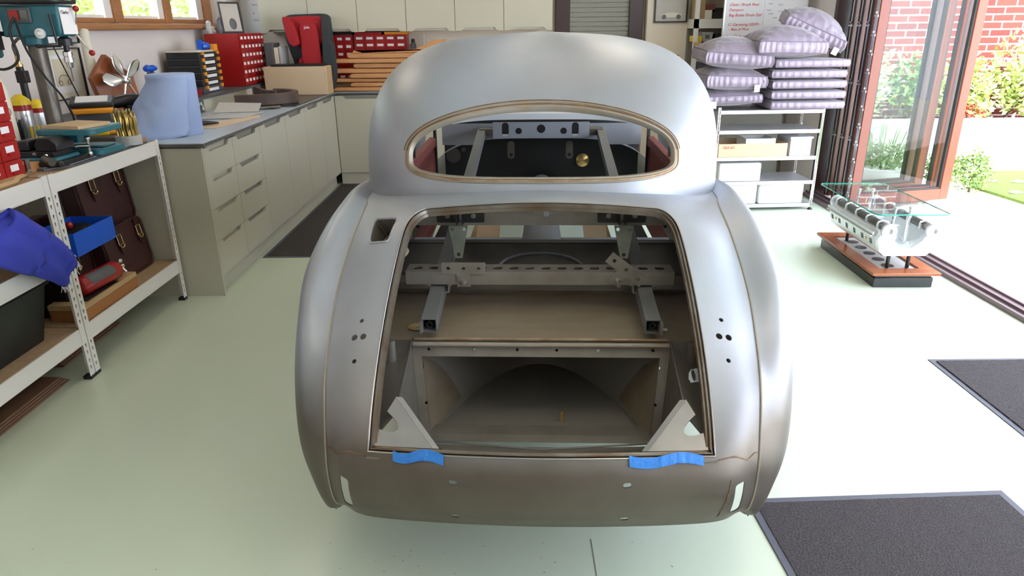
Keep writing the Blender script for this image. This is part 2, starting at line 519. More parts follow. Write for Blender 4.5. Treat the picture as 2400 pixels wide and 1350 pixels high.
# ---- inside the shell
for sx in (-1, 1):
    mb = MB(); mb.prism([(2.95, .86), (2.45, .86), (2.1, .80), (1.92, .73), (1.76, .62), (1.72, .50), (1.72, .30), (2.95, .30)], P((sx*.568, 0, 0)), (0, 1, 0), (0, 0, 1), (sx*.004, 0, 0))
    obj('boot_side_panel', mb, 'inner_steel', car)
mb = MB()   # boot floor, gently crowned
mb.grid([[P((x, y, .598+.004*math.cos(x*3)+(-.03 if y > 2.42 else 0))) for x in frange(-.566, .566, 20)] for y in (1.925, 1.94, 2.1, 2.25, 2.41, 2.425, 2.5, 2.62)])
obj('boot_floor', mb, 'tan_steel', car, solid=.004)
mb = MB()
mb.box(-.566, .566, 2.33, 2.40, .598, .616)
obj('floor_rib', mb, 'inner_steel', car, bevel=.004)
for sx in (-1, 1):   # shelves each side of the recess, bounded by the gutter
    mb = MB(); q = [(sx*.395, 1.93, .600), (sx*.566, 1.93, .602), (sx*.50, 1.62, .545), (sx*.44, 1.50, .50), (sx*.375, 1.57, .560)]
    mb.loops([[P(p) for p in q], [P(p)-P((0, 0, .004)) for p in q]])
    mc = MB(); mc.prism(disc(.021, 18, 1, .62), P((sx*.442, 1.82, .65)), (1, 0, 0), (0, 1, 0), (0, 0, -.1))
    obj('side_shelf', mb, 'inner_steel', car, cuts=mc)
for sx in (-1, 1):
    mb = MB(); mb.cyl((sx*.442, 1.83, .575), (sx*.442, 1.83, .590), .008, n=10); mb.cyl((sx*.442, 1.83, .56), (sx*.442, 1.83, .576), .02, n=14)
    obj('body_mount_bolt', mb, 'bright_steel', car)
    # walls from the shelf edge down to the recess frame
    mb = MB(); q = [(sx*.394, 1.93, .598), (sx*.374, 1.57, .558), (sx*.335, 1.57, .43), (sx*.355, 1.80, .33)]
    mb.loops([[P(p) for p in q], [P(p)+P((sx*.003, 0, 0)) for p in q]])
    obj('recess_cheek', mb, 'inner_steel', car)
    mb = MB(); mb.tube([(sx*.394, 1.93, .601), (sx*.374, 1.57, .561)], .003, 6)
    obj('cheek_edge', mb, 'bright_steel', car)
# recess frame (tilted plane) with bolt holes
fy = lambda z: 1.80+(z-.33)*.46
def fpt(x, z, d=0): return P((x, fy(z)+d, z))
mb = MB()
out = [(-.393, .598), (.393, .598), (.358, .325), (-.358, .325)]
inn = [(-.362, .558), (.362, .558), (.332, .345), (-.332, .345)]
fo = [fpt(x, z) for x, z in out]; fi = [fpt(x, z) for x, z in inn]
mb.loops([fo, fi, [p+P((0, .05, 0)) for p in fi]], closed=True, cap=False)
mc = MB()
for x in (-.345, -.0, .345): pass
for x in (-.34, -.07, .05, .34):
    mc.prism(disc(.0045, 10), fpt(x, .578, -.02), (1, 0, 0), (0, 0, 1), (0, .04, 0))
for sx in (-1, 1):
    for z in (.53, .43): mc.prism(disc(.0045, 10), fpt(sx*(.345+(z-.43)*.12), z, -.02), (1, 0, 0), (0, 0, 1), (0, .04, 0))
obj('recess_frame', mb, 'frame_grey', car, solid=.003, cuts=mc)
for x in (-.2, .175):
    mb = MB(); mb.cyl(fpt(x, .578, -.006), fpt(x, .578, 0), .006, n=6); mb.cyl(fpt(x, .578, -.009), fpt(x, .578, -.006), .003, n=8)
    obj('frame_screw', mb, 'chrome', car)
mb = MB(); mb.box(-.385, .385, 1.918, 1.926, .604, .612); mb.box(-.39, .39, 1.926, 1.934, .598, .606)
obj('floor_edge_strip', mb, 'rust_edge', car, bevel=.002)
mb = MB(); mb.tube([(-.385, 1.905, .597), (.385, 1.905, .597)], .007, 8)
obj('floor_roll', mb, 'cream_edge', car)
# recess interior: a curved spare wheel well
mb = MB(); rows = []
for z in frange(.30, .59, 8):
    rows.append([P((-.36+.72*i/24, fy(z)+.012+(.56-abs(i-12)**2/144*.56), z)) for i in range(25)])
mb.grid(rows)
obj('wheel_well_wall', mb, 'well_grey', car)
mb = MB(); mb.box(-.37, .37, 1.84, 2.45, .300, .304)
obj('wheel_well_floor', mb, 'well_grey', car)
for sx in (-1, 1):
    mb = MB(); q = [fpt(sx*.36, .556, .01), fpt(sx*.332, .346, .01), P((sx*.20, 2.30, .306)), P((sx*.36, 2.0, .50))]
    mb.loops([q, [p+P((0, 0, -.003)) for p in q]])
    obj('well_corner_panel', mb, 'tan_steel', car)
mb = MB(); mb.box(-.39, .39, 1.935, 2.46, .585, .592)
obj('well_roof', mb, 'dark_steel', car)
mb = MB(); mb.cyl((.07, 1.95, .304), (.07, 1.95, .335), .005, n=8); mb.ball((.07, 1.95, .338), .007, 8)
obj('well_stud', mb, 'brass', car)
# sill between recess and tail lip: steps
mb = MB()
prof = [(1.80, .326), (1.74, .352), (1.68, .362), (1.665, .405), (1.60, .425), (1.545, .445), (1.54, .452), (1.50, .462), (1.485, .500), (1.455, .505)]
rows = [[P((-.43+.86*i/20, y-.03*math.cos((i-10)/10*1.3), z)) for i in range(21)] for y, z in prof]
mb.grid(rows)
mc = MB()
for x in (-.20, -.065, .05, .19): mc.prism(disc(.005, 10), P((x, 1.56, .50)), (1, 0, 0), (0, 1, 0), (0, 0, -.1))
obj('tail_sill', mb, 'frame_grey', car, solid=.003, cuts=mc)
mb = MB(); mb.tube([(-.30, 1.64, .4285), (0, 1.605, .4285), (.30, 1.64, .4285)], .0028, 6)
obj('sill_edge', mb, 'bright_steel', car)
for sx in (-1, 1):
    mb = MB(); mb.lathe([(.022, 0), (.024, .004), (.012, .006), (.002, .007)], (sx*.262, 1.468, .502), 14)
    obj('rubber_grommet', mb, 'black', car)
# triangular corner gussets with a half round notch
for sx in (-1, 1):
    A = P((sx*.380, 1.605, .585)); B = P((sx*.428, 1.49, .530)); Cc = P((sx*.268, 1.478, .512)); B2 = P((sx*.415, 1.475, .520))
    e1 = (B-A); pts = [A]
    for i in range(9):
        t = i/8; pts.append(A+e1*(.35+.40*t)+(Cc-(A+B)/2).normalized()*(.052*math.sin(PI*t)**.6))
    pts += [B, B2, Cc]
    n = (B-A).cross(Cc-A).normalized()
    if n.z < 0: n = -n
    mb = MB(); mb.loops([pts, [p-n*.004 for p in pts]])
    obj('corner_gusset', mb, 'bright_steel', car)
    mb = MB(); mb.loops([[A+n*.001, Cc+n*.001, Cc+P((-sx*.016, .002, -.002)), A+P((-sx*.016, .004, -.002))], [A-n*.005, Cc-n*.005, Cc+P((-sx*.016, .002, -.022)), A+P((-sx*.016, .004, -.022))]])
    obj('gusset_flange', mb, 'bright_steel', car)
mb = MB(); mb.prism([(-.012, -.02), (.014, -.016), (.014, .022), (-.008, .02), (-.016, .008), (-.018, -.008)], P((.408, 1.655, .628)), (.95, 0, .0), (.05, .8, .6), (0, -.002, .003))
mc = MB(); mc.cyl((.405, 1.63, .60), (.405, 1.68, .66), .006, n=10)
obj('lock_tab', mb, 'grey_primer', car, cuts=mc)
# upper beam below the deck with hinge brackets
mb = MB(); mb.box(-.50, .50, 2.33, 2.333, .853, .925)
mc = MB()
for x, r in ((.020, .0105), (.002, .0035), (.038, .0035)): mc.cyl((x, 2.3, .893), (x, 2.37, .893), r, n=14)
for sx in (-1, 1): mc.box(sx*.277-.004, sx*.277+.004, 2.3, 2.37, .868, .90)
hb_ = obj('boot_header_beam', mb, 'jig_steel', car, cuts=mc); obj('beam_flange', MB().box(-.50, .50, 2.334, 2.39, .853, .857), 'inner_steel', hb_)
mb = MB(); mb.lathe([(.018, 0), (.018, .003), (.010, .004), (.009, .012)], (-.018, 2.328, .905), 16, (0, -1, 0))
obj('header_boss', mb, 'jig_steel', car)
for sx in (-1, 1):
    mb = MB()
    for s2 in (-1, 1):
        mb.prism(rrect(.075, .042, .006), P((sx*.277+s2*.045, 2.329, .885)), (1, 0, 0), (0, 0, 1), (0, -.005, 0))
    mb.box(sx*.277-.012, sx*.277-.007, 2.29, 2.33, .865, .915); mb.box(sx*.277+.007, sx*.277+.012, 2.29, 2.33, .865, .915)
    h = obj('hinge_bracket', mb, 'black', car)
    for s2 in (-1, 1):
        b = MB(); b.lathe([(.009, 0), (.009, .003), (.004, .004)], (sx*.277+s2*.045, 2.324, .888), 10, (0, -1, 0))
        obj('bolt', b, 'jig_steel', h)
    # hanging drilled plate
    mb = MB(); q = [(-.033, .052), (.033, .052), (.014, -.055), (-.011, -.055)]
    mb.prism(q, P((sx*.281, 2.27, .812)), (1, 0, 0), (0, .25, 1), (0, .004, 0))
    mc = MB()
    for ox, oz in ((-.02, .04), (.02, .04), (.001, -.043)): mc.cyl((sx*.281+ox, 2.2, .812+oz), (sx*.281+ox, 2.34, .812+oz), .0065, n=12)
    obj('drilled_plate', mb, 'olive_plate', car, cuts=mc)
# slotted jig rail: an angle section across the boot
mb = MB(); mb.box(-.445, .435, 2.1535, 2.225, .742, .745)
mc = MB()
for i in range(16):
    x = -.41+i*.0535
    mc.prism(rrect(.032, .028, .010), P((x, 2.189, .77)), (1, 0, 0), (0, 1, 0), (0, 0, -.045))
jr = obj('jig_rail', mb, 'jig_steel', car, cuts=mc); obj('rail_web', MB().box(-.445, .435, 2.15, 2.153, .700, .745), 'jig_steel', jr); obj('rail_web', MB().box(-.445, .435, 2.2255, 2.2285, .700, .745), 'jig_steel', jr)
# T shaped clamp plates
T_ = [(-.072, .036), (.072, .036), (.072, -.004), (.022, -.004), (.022, -.048), (-.022, -.048), (-.022, -.004), (-.072, -.004)]
for sx, ang, cx, cz_ in ((-1, 0, -.252, .742), (1, -38, .268, .742)):
    mb = MB(); a = math.radians(ang)
    ax = P((math.cos(a), 0, math.sin(a))); az = P((-math.sin(a), 0, math.cos(a)))
    mb.prism(T_, P((cx, 2.144, cz_)), ax, az, (0, .005, 0))
    mc = MB()
    for ox in (-.05, 0, .05):
        p = P((cx, 2.14, cz_))+ax*ox+az*.016; mc.cyl(p-P((0, .05, 0)), p+P((0, .05, 0)), .0065, n=12)
    t = obj('clamp_plate', mb, 'jig_steel', car, cuts=mc)
    p = P((cx, 2.142, cz_))-az*.030
    mb = MB(); mb.lathe([(.013, 0), (.013, .003), (.009, .0035), (.009, .010), (.005, .011), (.004, .026)], p, 6, (0, -1, 0))
    obj('bolt', mb, 'bright_steel', t)
# square brace tubes running from the scuttle back into the boot
def sqtube(p0, p1, s_, w_=.003):
    mb = MB(); d = (p1-p0).normalized(); ax = P((1, 0, 0)); ax = (ax-d*ax.dot(d)).normalized(); az = ax.cross(d)
    def ring(p, h): return [p+ax*i*h+az*j*h for i, j in ((-1, -1), (1, -1), (1, 1), (-1, 1))]
    mb.loops([ring(p0, s_-w_), ring(p0, s_), ring(p1, s_), ring(p1, s_-w_)], closed=True, cap=False)
    mb.loops([ring(p0, s_-w_), ring(p1, s_-w_)], closed=True, cap=False)
    return mb
for sx in (-1, 1):
    p0 = P((sx*.338, 1.93, .648)); p1 = P((sx*.365, 4.34, .885))
    t = obj('brace_tube', sqtube(p0, p1, .023), 'tube_grey', car, sm=20)
    mb = MB(); pts = []
    for i in range(40): a = i*1.3; pts.append(p0+P((.010*math.cos(a), .004+i*.0012, .010*math.sin(a))))
    mb.tube(pts, .002, 5); obj('spring', mb, 'dark_steel', t)
    mb = MB(); mb.box(p0.x+sx*.024-.004, p0.x+sx*.024+.004, 1.915, 1.94, .628, .665); mb.cyl((p0.x+sx*.02, 1.925, .64), (p0.x+sx*.042, 1.925, .64), .006, n=8)
    obj('latch', mb, 'jig_steel', t)
    mb = MB(); mb.prism([(-.045, .0), (-.03, .004), (-.028, .028), (.028, .028), (.03, .004), (.045, 0), (.045, .004), (.033, .008), (.032, .033), (-.032, .033), (-.033, .008), (-.045, .004)], P((p0.x-sx*.003, 2.15, .703)), (1, 0, 0), (0, 0, -1), (0, .05, 0))
    obj('tube_saddle', mb, 'jig_steel', car)
mb = MB(); mb.prism(disc(.026, 24), P((-.395, 2.02, .604)), (1, 0, 0), (0, 1, 0), (0, 0, .0015))
obj('blanking_disc', mb, 'brass', car, label='small gold coloured disc on the boot floor')
# bulkhead behind the boot with pressed circle, seat pan edge, cabin floor, tunnel
mb = MB(); mb.box(-.60, .60, 2.84, 2.85, .30, .628)
q = []
obj('rear_bulkhead', mb, 'inner_steel', car)
mb = MB(); mb.tube([P((.0+.17*math.cos(a), 2.66+.13*math.sin(a), .583+.02*math.sin(a))) for a in frange(0, PI, 24)], .006, 6)
obj('pressed_ring', mb, 'grey_primer', car)
mb = MB(); mb.grid([[P((x, y, z)) for x in (-.60, .60)] for y, z in ((2.62, .57), (2.80, .60), (2.84, .628))])
obj('rear_shelf_panel', mb, 'inner_steel', car, solid=.004)
mb = MB(); mb.box(-.60, .60, 2.845, 2.90, .612, .632)
obj('bulkhead_flange', mb, 'dark_steel', car, bevel=.003)
mb = MB(); mb.box(-.62, -.09, 3.12, 3.17, .52, .545); mb.box(.10, .62, 3.12, 3.17, .52, .545)
obj('seat_crossbar', mb, 'bright_steel', car, bevel=.003)
mb = MB(); mb.box(-.62, -.09, 3.18, 3.28, .44, .53); mb.box(.10, .62, 3.18, 3.28, .44, .53)
obj('seat_crossmember', mb, 'grey_primer', car, bevel=.006)
mb = MB(); mb.tube([(.005, 2.86, .47), (.005, 3.3, .47), (.005, 4.3, .37), (.005, 4.7, .36)], [.10, .10, .10, .12], 24, flat=1.6)
obj('gearbox_tunnel', mb, 'grey_primer', car)
mb = MB()
for sx in (-1, 1):
    x0 = .12*sx; x1 = .40*sx
    mb.box(min(sx*.12, sx*.50), max(sx*.12, sx*.50), 3.30, 3.50, .40, .41)
    mb.box(min(sx*.30, sx*.40), max(sx*.30, sx*.40), 3.50, 4.5, .36, .37)
obj('card_floor_template', mb, 'cardboard', car)
for sx in (-1, 1):
    mb = MB(); mb.prism([(0, 0), (.13, 0), (.13, .30), (.03, .36), (0, .30)], P((sx*.30-.06, 3.60, .36)), (1, 0, 0), (0, 1, .25), (0, 0, .003))
    obj('card_flap', mb, 'cardboard_pale', car)
for sx in (-1, 1): obj('floor_rail', MB().box(min(sx*.52, sx*.62), max(sx*.52, sx*.62), 2.9, 4.6, .30, .345), 'dark_steel', car)
for sx in (-1, 1):   # brown wood and red primed door frames
    mb = MB()
    def B(a, b, c, d, e, f): mb.box(min(sx*a, sx*b), max(sx*a, sx*b), c, d, e, f)
    B(.635, .675, 3.0, 4.25, .82, .872); B(.645, .69, 3.0, 3.06, .34, .82); B(.645, .69, 4.2, 4.26, .34, .82); B(.645, .69, 3.0, 4.25, .34, .42); B(.65, .675, 3.3, 4.2, .60, .82)
    obj('door_frame', mb, 'red_primer', car, bevel=.003)
for sx in (-1, 1):
    mb = MB(); mb.box(sx*.652-.008, sx*.652+.008, 3.55, 3.572, .5, 1.36); mb.box(sx*.64-.008, sx*.64+.008, 4.22, 4.25, .5, 1.33)
    mb.tube(smooth_path([(sx*.652, 3.6, 1.0), (sx*.652, 3.9, 1.0), (sx*.652, 4.1, 1.05), (sx*.652, 4.2, 1.15)]), .008, 6)
    obj('window_channel', mb, 'dark_steel', car)
mb = MB()   # scuttle: band, dash panel, centre beam, firewall
rows = []
for i in range(25):
    x = -.62+1.24*i/24; c = 1-abs(x/.62)**4
    rows.append([P((x, 4.44+.08*c, .912+.028*c)), P((x, 4.45+.08*c, .945+.030*c)), P((x, 4.60+.1*c, .96+.03*c))])
mb.grid(rows)
obj('scuttle_top', mb, 'scuttle_grey', car, solid=.004)
for sx in (-1, 1):
    mb = MB(); mb.loops([[P((sx*x, y, z)) for x, z in ((.27, .84), (.33, .84), (.42, .80), (.62, .80), (.62, .93), (.27, .93))] for y in (4.40, 4.41)])
    obj('dash_panel', mb, 'grey_primer', car)
mb = MB(); mb.box(-.29, .29, 4.25, 4.255, .862, .958)
mc = MB()
for sx in (-1, 1): mc.prism(rrect(.042, .082, .02), P((sx*.21-.005, 4.2, .915)), (1, 0, 0), (0, 0, 1), (0, .08, 0)); mc.cyl((sx*.135, 4.2, .905), (sx*.135, 4.3, .905), .02, n=16)
mc.cyl((0, 4.2, .918), (0, 4.3, .918), .026, n=18)
sb_ = obj('steering_beam', mb, 'grey_primer', car, cuts=mc); obj('beam_flange', MB().box(-.29, .29, 4.256, 4.40, .862, .866), 'grey_primer', sb_)
for sx in (-1, 1): obj('beam_bracket', MB().box(min(sx*.29, sx*.38), max(sx*.29, sx*.38), 4.30, 4.40, .87, .91), 'inner_steel', car, bevel=.003)
for x in (-.19, .18):
    mb = MB(); mb.prism(rrect(.045, .11, .02), P((x, 4.44, .76)), (1, 0, 0), (0, 0, 1), (0, .004, 0))
    mc = MB(); mc.cyl((x, 4.4, .73), (x, 4.5, .73), .012, n=12)
    obj('pedal_bracket', mb, 'inner_steel', car, cuts=mc)
mb = MB(); mb.box(-.66, .66, 4.78, 4.80, .34, .93)
obj('firewall', mb, 'dark_steel', car)
mb = MB(); mb.lathe([(.045, 0), (.045, .004), (.03, .012), (.002, .02)], (.283, 4.775, .635), 20, (.1, -1, .1))
obj('bulkhead_hole_disc', mb, 'brass', car, label='round gold coloured disc standing in for a hole in the bulkhead')  # added disc; its gold stands for sunlit card seen through a hole
mb = MB(); mb.lathe([(.05, 0), (.05, .003)], (-.60, 4.775, .67), 20, (0, -1, 0)); mb.lathe([(.015, 0), (.015, .003)], (-.53, 4.775, .71), 12, (0, -1, 0))
obj('bulkhead_grommet', mb, 'inner_steel', car)
mb = MB()   # screen pillars and header
for sx in (-1, 1): mb.tube([(sx*.645, 4.44, .95), (sx*.60, 4.24, 1.36)], .018, 8)
mb.tube(smooth_path([(-.60, 4.24, 1.36), (-.3, 4.25, 1.41), (.3, 4.25, 1.41), (.60, 4.24, 1.36)]), .02, 8)
obj('screen_frame', mb, 'body_steel', car)
# fuel filler recess
mb = MB(); dn = [p-nf*.07+(cf-p)*.12 for p in fr]
mb.loops([[p+(cf-p)*.0 -nf*.001 for p in fr], dn], closed=True, cap=False); mb.add(dn, [list(range(len(dn)))])
fb = obj('filler_recess', mb, 'inner_steel', car, solid=.002)
mb = MB(); mb.lathe([(.03, -.03), (.03, .035), (.026, .035), (.026, -.03)], cf-nf*.06+P((.012, 0, -.01)), 20, nf)
obj('filler_neck', mb, 'tan_steel', fb)
mb = MB(); mb.tube([cf+(p-cf)*1.10+nf*.0005 for p in fr], .003, 6, ring=True)
obj('filler_rim', mb, 'body_steel', fb)
# lower shell: floor pan front, side sills, front wings and bonnet (hidden behind the cabin from here)
mb = MB(); rows = []
for t in frange(0, 1, 24):
    y = 3.3+2.5*t; wv = .80-.05*t-.25*max(0, t-.8)*4*(t-.6); hz = .86-.10*t-.35*max(0, t-.8)*5*(t-.8)
    rows.append([P((wv*math.copysign(abs(math.cos(a))**.6, math.cos(a)), y+.15*math.sin(a)*(t > .9), .30+(hz-.30)*abs(math.sin(a))**.55)) for a in frange(0, PI, 32)])
rows = [[q for q in r] for r in rows if r[0].y > 4.58]
mb.grid(rows)
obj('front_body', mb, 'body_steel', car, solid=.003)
for sx in (-1, 1):
    mb = MB(); mb.grid([[P((sx*(.70+.085*math.sin(.35+.5*k)), y, .30+.14*k)) for k in range(5)] for y in frange(3.2, 4.65, 8)])
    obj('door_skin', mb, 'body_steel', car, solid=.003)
# blue masking tape on the tail lip
for nm, u0_, u1_, lab in (('a', -.80, -.50, 'short crumpled strip of blue masking tape left on the boot sill'), ('b', .46, .90, 'longer strip of blue masking tape right on the boot sill')):
    mb = MB(); rows = []
    for i in range(31):
        t = i/30; u = u0_+(u1_-u0_)*t
        r_ = []
        for k in range(6):
            v = 6.88+.22*k/5+(.05*math.sin(t*7) if k in (0, 5) else 0)
            pnt = S(u, v)+Snorm(u, v)*(.0035+.003*abs(math.sin(t*9+k))*(1 if .35 < t < .7 else .25))
            r_.append(CW(*pnt))
        rows.append(r_)
    mb.grid(rows)
    one('masking_tape', lab, 'tape', mb, 'blue_tape', solid=.0006)
for sx in (-1, 1):   # welded joints at the lower corners of the deck, dark slot on each wing
    mb = MB(); rr = random.Random(4)
    mb.tube([S(sx*u, 7.02+.05*math.sin(u*9))+Snorm(sx*u, 7.0)*.0005 for u in frange(1.03, 1.96, 26)], [.0014+.0012*rr.random() for _ in range(27)], 6)
    obj('weld_bead', mb, 'rust_brown', car)
    q = FS(1.75, 6.4); q = P((q.x*sx, q.y, q.z))
    a_, b_, c_ = FS(1.95, 6.0), FS(2.0, 6.0), FS(1.95, 6.9)
    mb = MB(); rows = []
    for v in frange(6.6, 7.0, 5): rows.append([P((FS(u, v).x*sx+sx*.0015, FS(u, v).y-.002, FS(u, v).z)) for u in (.90, .98, 1.06)])
    mb.grid(rows); obj('wing_slot', mb, 'black', car)
mb = MB(); rr = random.Random(9)
mb.tube([S(1.18-.06*t+.02*rr.random(), 7.6+1.9*t)+Snorm(1.1, 8)*.0005 for t in frange(0, 1, 14)], [.0008+.0014*rr.random() for _ in range(15)], 5)
obj('panel_crack', mb, 'rust_brown', car)
# two axle stands under the shell
for sx in (-1, 1):
    t = thing('axle_stand', ('left' if sx < 0 else 'right')+' black axle stand hidden beneath the car body', 'stand', CW(sx*.33, 2.75, 0))
    mb = MB()
    for a in (45, 135, 225, 315):
        q = math.radians(a); c = CW(sx*.33, 2.75, 0); mb.tube([c+P((.13*math.cos(q), .13*math.sin(q), .01)), c+P((.03*math.cos(q), .03*math.sin(q), .24))], .012, 6)
    obj('base', mb, 'black', t); mb = MB(); mb.cyl(CW(sx*.33, 2.75, .15), CW(sx*.33, 2.75, .30), .02); obj('post', mb, 'black', t)

# ================================================================ the room
mk('epoxy_floor', (0.61, 0.70, 0.56), 0.24, 0, var=0.6, vs=1.1, col2=(0.64, 0.71, 0.60), bump=0.012, bs=2.5)
mk('wall_paint', (0.72, 0.66, 0.63), 0.9, bump=0.1, bs=35)
mk('wall_beige', (0.74, 0.64, 0.52), 0.9, bump=0.1, bs=35)
mk('ceiling_paint', (0.82, 0.80, 0.76), 0.9)
mk('oak', (0.42, 0.19, 0.075), 0.45, var=0.6, vs=8, col2=(0.25, 0.10, 0.04), stretch=(6, .6, 6))
mk('white_paint', (0.80, 0.80, 0.80), 0.5)
mk('cabinet_face', (0.50, 0.475, 0.385), 0.45, var=0.06, vs=2)
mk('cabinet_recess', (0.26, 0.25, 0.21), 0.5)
mk('worktop', (0.46, 0.53, 0.60), 0.25, var=0.15, vs=10)
mk('worktop_edge', (0.09, 0.085, 0.08), 0.4)
mk('blackboard', (0.045, 0.04, 0.038), 0.35)
mk('carpet', (0.030, 0.026, 0.028), 0.95, var=0.9, vs=180, col2=(0.085, 0.075, 0.080), bump=0.9, bs=220)
mk('orange_tan', (.36, .15, .045), .7, var=.2, vs=4)
mk('mat_border', (0.085, 0.09, 0.12), 0.6)
mk('door_brown', (0.16, 0.036, 0.018), 0.35, var=0.2, vs=4)
mk('door_dark', (0.035, 0.012, 0.010), 0.4)
mk('aluminium', (0.72, 0.72, 0.73), 0.3, 0.9)
mk('shelf_metal', (0.62, 0.62, 0.66), 0.35, 0.75)
mk('rack_paint', (0.72, 0.70, 0.66), 0.45)
mk('chipboard', (0.42, 0.29, 0.17), 0.85, var=0.5, vs=60, col2=(0.28, 0.18, 0.10))
mk('purple_satin', (0.215, 0.18, 0.235), 0.36, 0.25, sheen=0.4, bump=0.35, bs=14, stretch=(2.5, 1, .8))
mk('seam_dark', (0.16, 0.13, 0.17), 0.5)
mk('cloth_tag', (0.85, 0.87, 0.80), 0.7)
mk('stone', (0.80, 0.76, 0.70), 0.85, var=0.35, vs=2, col2=(0.66, 0.62, 0.55), bump=0.3, bs=6)
mk('render_white', (0.80, 0.80, 0.82), 0.9, bump=0.2, bs=10)
mk('soil', (0.10, 0.065, 0.04), 0.95, bump=0.8, bs=20)
mk('leaf_bright', (0.30, 0.42, 0.10), 0.5, var=1, vs=5, col2=(0.55, 0.60, 0.22))
mk('leaf_green', (0.09, 0.20, 0.05), 0.45, var=1, vs=9, col2=(0.24, 0.34, 0.09))
mk('leaf_pale', (0.50, 0.52, 0.30), 0.5, var=1, vs=7, col2=(0.28, 0.36, 0.14))
mk('flower_red', (0.55, 0.06, 0.05), 0.5)
mk('bark', (0.12, 0.08, 0.05), 0.9)
mk('grass', (0.05, 0.105, 0.006), 0.9, var=0.8, vs=40, col2=(0.11, 0.16, 0.03), bump=0.8, bs=90)
mk('red_plastic', (0.36, 0.012, 0.012), 0.3)
mk('paper_white', (0.80, 0.80, 0.82), 0.7)
mk('paper_blue', (0.34, 0.44, 0.70), 0.85, bump=0.15, bs=12)
mk('teal', (0.025, 0.155, 0.20), 0.35, var=0.3, vs=8)
mk('steel_worn', (0.20, 0.185, 0.165), 0.42, 0.8, var=0.7, vs=9, col2=(0.10, 0.085, 0.07))
mk('iron', (0.04, 0.04, 0.045), 0.4, 0.6)
mk('yellow', (0.85, 0.62, 0.02), 0.4)
mk('orange', (0.85, 0.33, 0.02), 0.4)
mk('gold', (0.50, 0.36, 0.12), 0.28, 0.95)
mk('plywood', (0.60, 0.44, 0.27), 0.8, var=0.5, vs=12, col2=(0.48, 0.32, 0.17), stretch=(1, 8, 4))
mk('beech', (0.55, 0.27, 0.11), 0.55, var=0.7, vs=5, col2=(0.38, 0.16, 0.06), stretch=(1, 8, 8))
mk('mahogany', (0.33, 0.10, 0.035), 0.22, var=0.4, vs=6, col2=(0.22, 0.06, 0.02), stretch=(6, 1, 1))
mk('leather', (0.055, 0.018, 0.018), 0.42, bump=0.25, bs=60, var=0.4, vs=6)
mk('blue_plastic', (0.01, 0.10, 0.62), 0.35)
mk('blue_cloth', (0.035, 0.05, 0.42), 0.85, bump=0.25, bs=25, var=0.3, vs=7, col2=(0.05, 0.06, 0.30))
mk('crate_black', (0.014, 0.016, 0.018), 0.45)
mk('cream', (0.72, 0.68, 0.56), 0.5)
mk('clear_plastic', (0.80, 0.82, 0.88), 0.25, trans=0.35)
mk('grey_plastic', (0.45, 0.45, 0.44), 0.5)
mk('grey_fabric', (0.028, 0.034, 0.038), 0.8, bump=0.2, bs=120)
mk('red_fabric', (0.34, 0.006, 0.012), 0.75, bump=0.2, bs=120)
mk('cast_alu', (0.78, 0.79, 0.82), 0.38, 0.75, bump=0.12, bs=60)
mk('leather_belt', (0.10, 0.055, 0.035), 0.6, var=0.6, vs=9, col2=(0.04, 0.035, 0.04))
mk('ink_red', (0.75, 0.10, 0.10), 0.7)
mk('ink_grey', (0.30, 0.30, 0.38), 0.7)
mk('dark_grey', (0.10, 0.105, 0.115), 0.45)
mk('lamp_white', (0.9, 0.9, 0.9), 0.5, emis=((1, 0.84, 0.62), 3.6))
gm = mat('glass', (0.95, 0.98, 0.97), 0.0, 0, trans=1.0)
gm.node_tree.nodes['Principled BSDF'].inputs['IOR'].default_value = 1.45
M['glass'] = gm
def thinglass(name, tint, base=.012):
    m_ = bpy.data.materials.new(name); m_.use_nodes = True; n = m_.node_tree
    for k in list(n.nodes): n.nodes.remove(k)
    out = n.nodes.new('ShaderNodeOutputMaterial'); mx = n.nodes.new('ShaderNodeMixShader')
    tr = n.nodes.new('ShaderNodeBsdfTransparent'); gl = n.nodes.new('ShaderNodeBsdfGlossy'); fr_ = n.nodes.new('ShaderNodeLayerWeight')
    tr.inputs[0].default_value = (*tint, 1); gl.inputs[1].default_value = 0.01
    pw = n.nodes.new('ShaderNodeMath'); pw.operation = 'POWER'; pw.inputs[1].default_value = 4; n.links.new(fr_.outputs['Facing'], pw.inputs[0])
    ma = n.nodes.new('ShaderNodeMath'); ma.operation = 'MULTIPLY_ADD'; ma.inputs[1].default_value = .5; ma.inputs[2].default_value = base; n.links.new(pw.outputs[0], ma.inputs[0])
    n.links.new(ma.outputs[0], mx.inputs[0]); n.links.new(tr.outputs[0], mx.inputs[1]); n.links.new(gl.outputs[0], mx.inputs[2]); n.links.new(mx.outputs[0], out.inputs[0])
    M[name] = m_
thinglass('window_glass', (0.93, 0.96, 0.96))
thinglass('table_glass', (0.90, 0.96, 0.94), .04)
mk('glass_edge', (0.01, 0.34, 0.24), 0.1, emis=None)
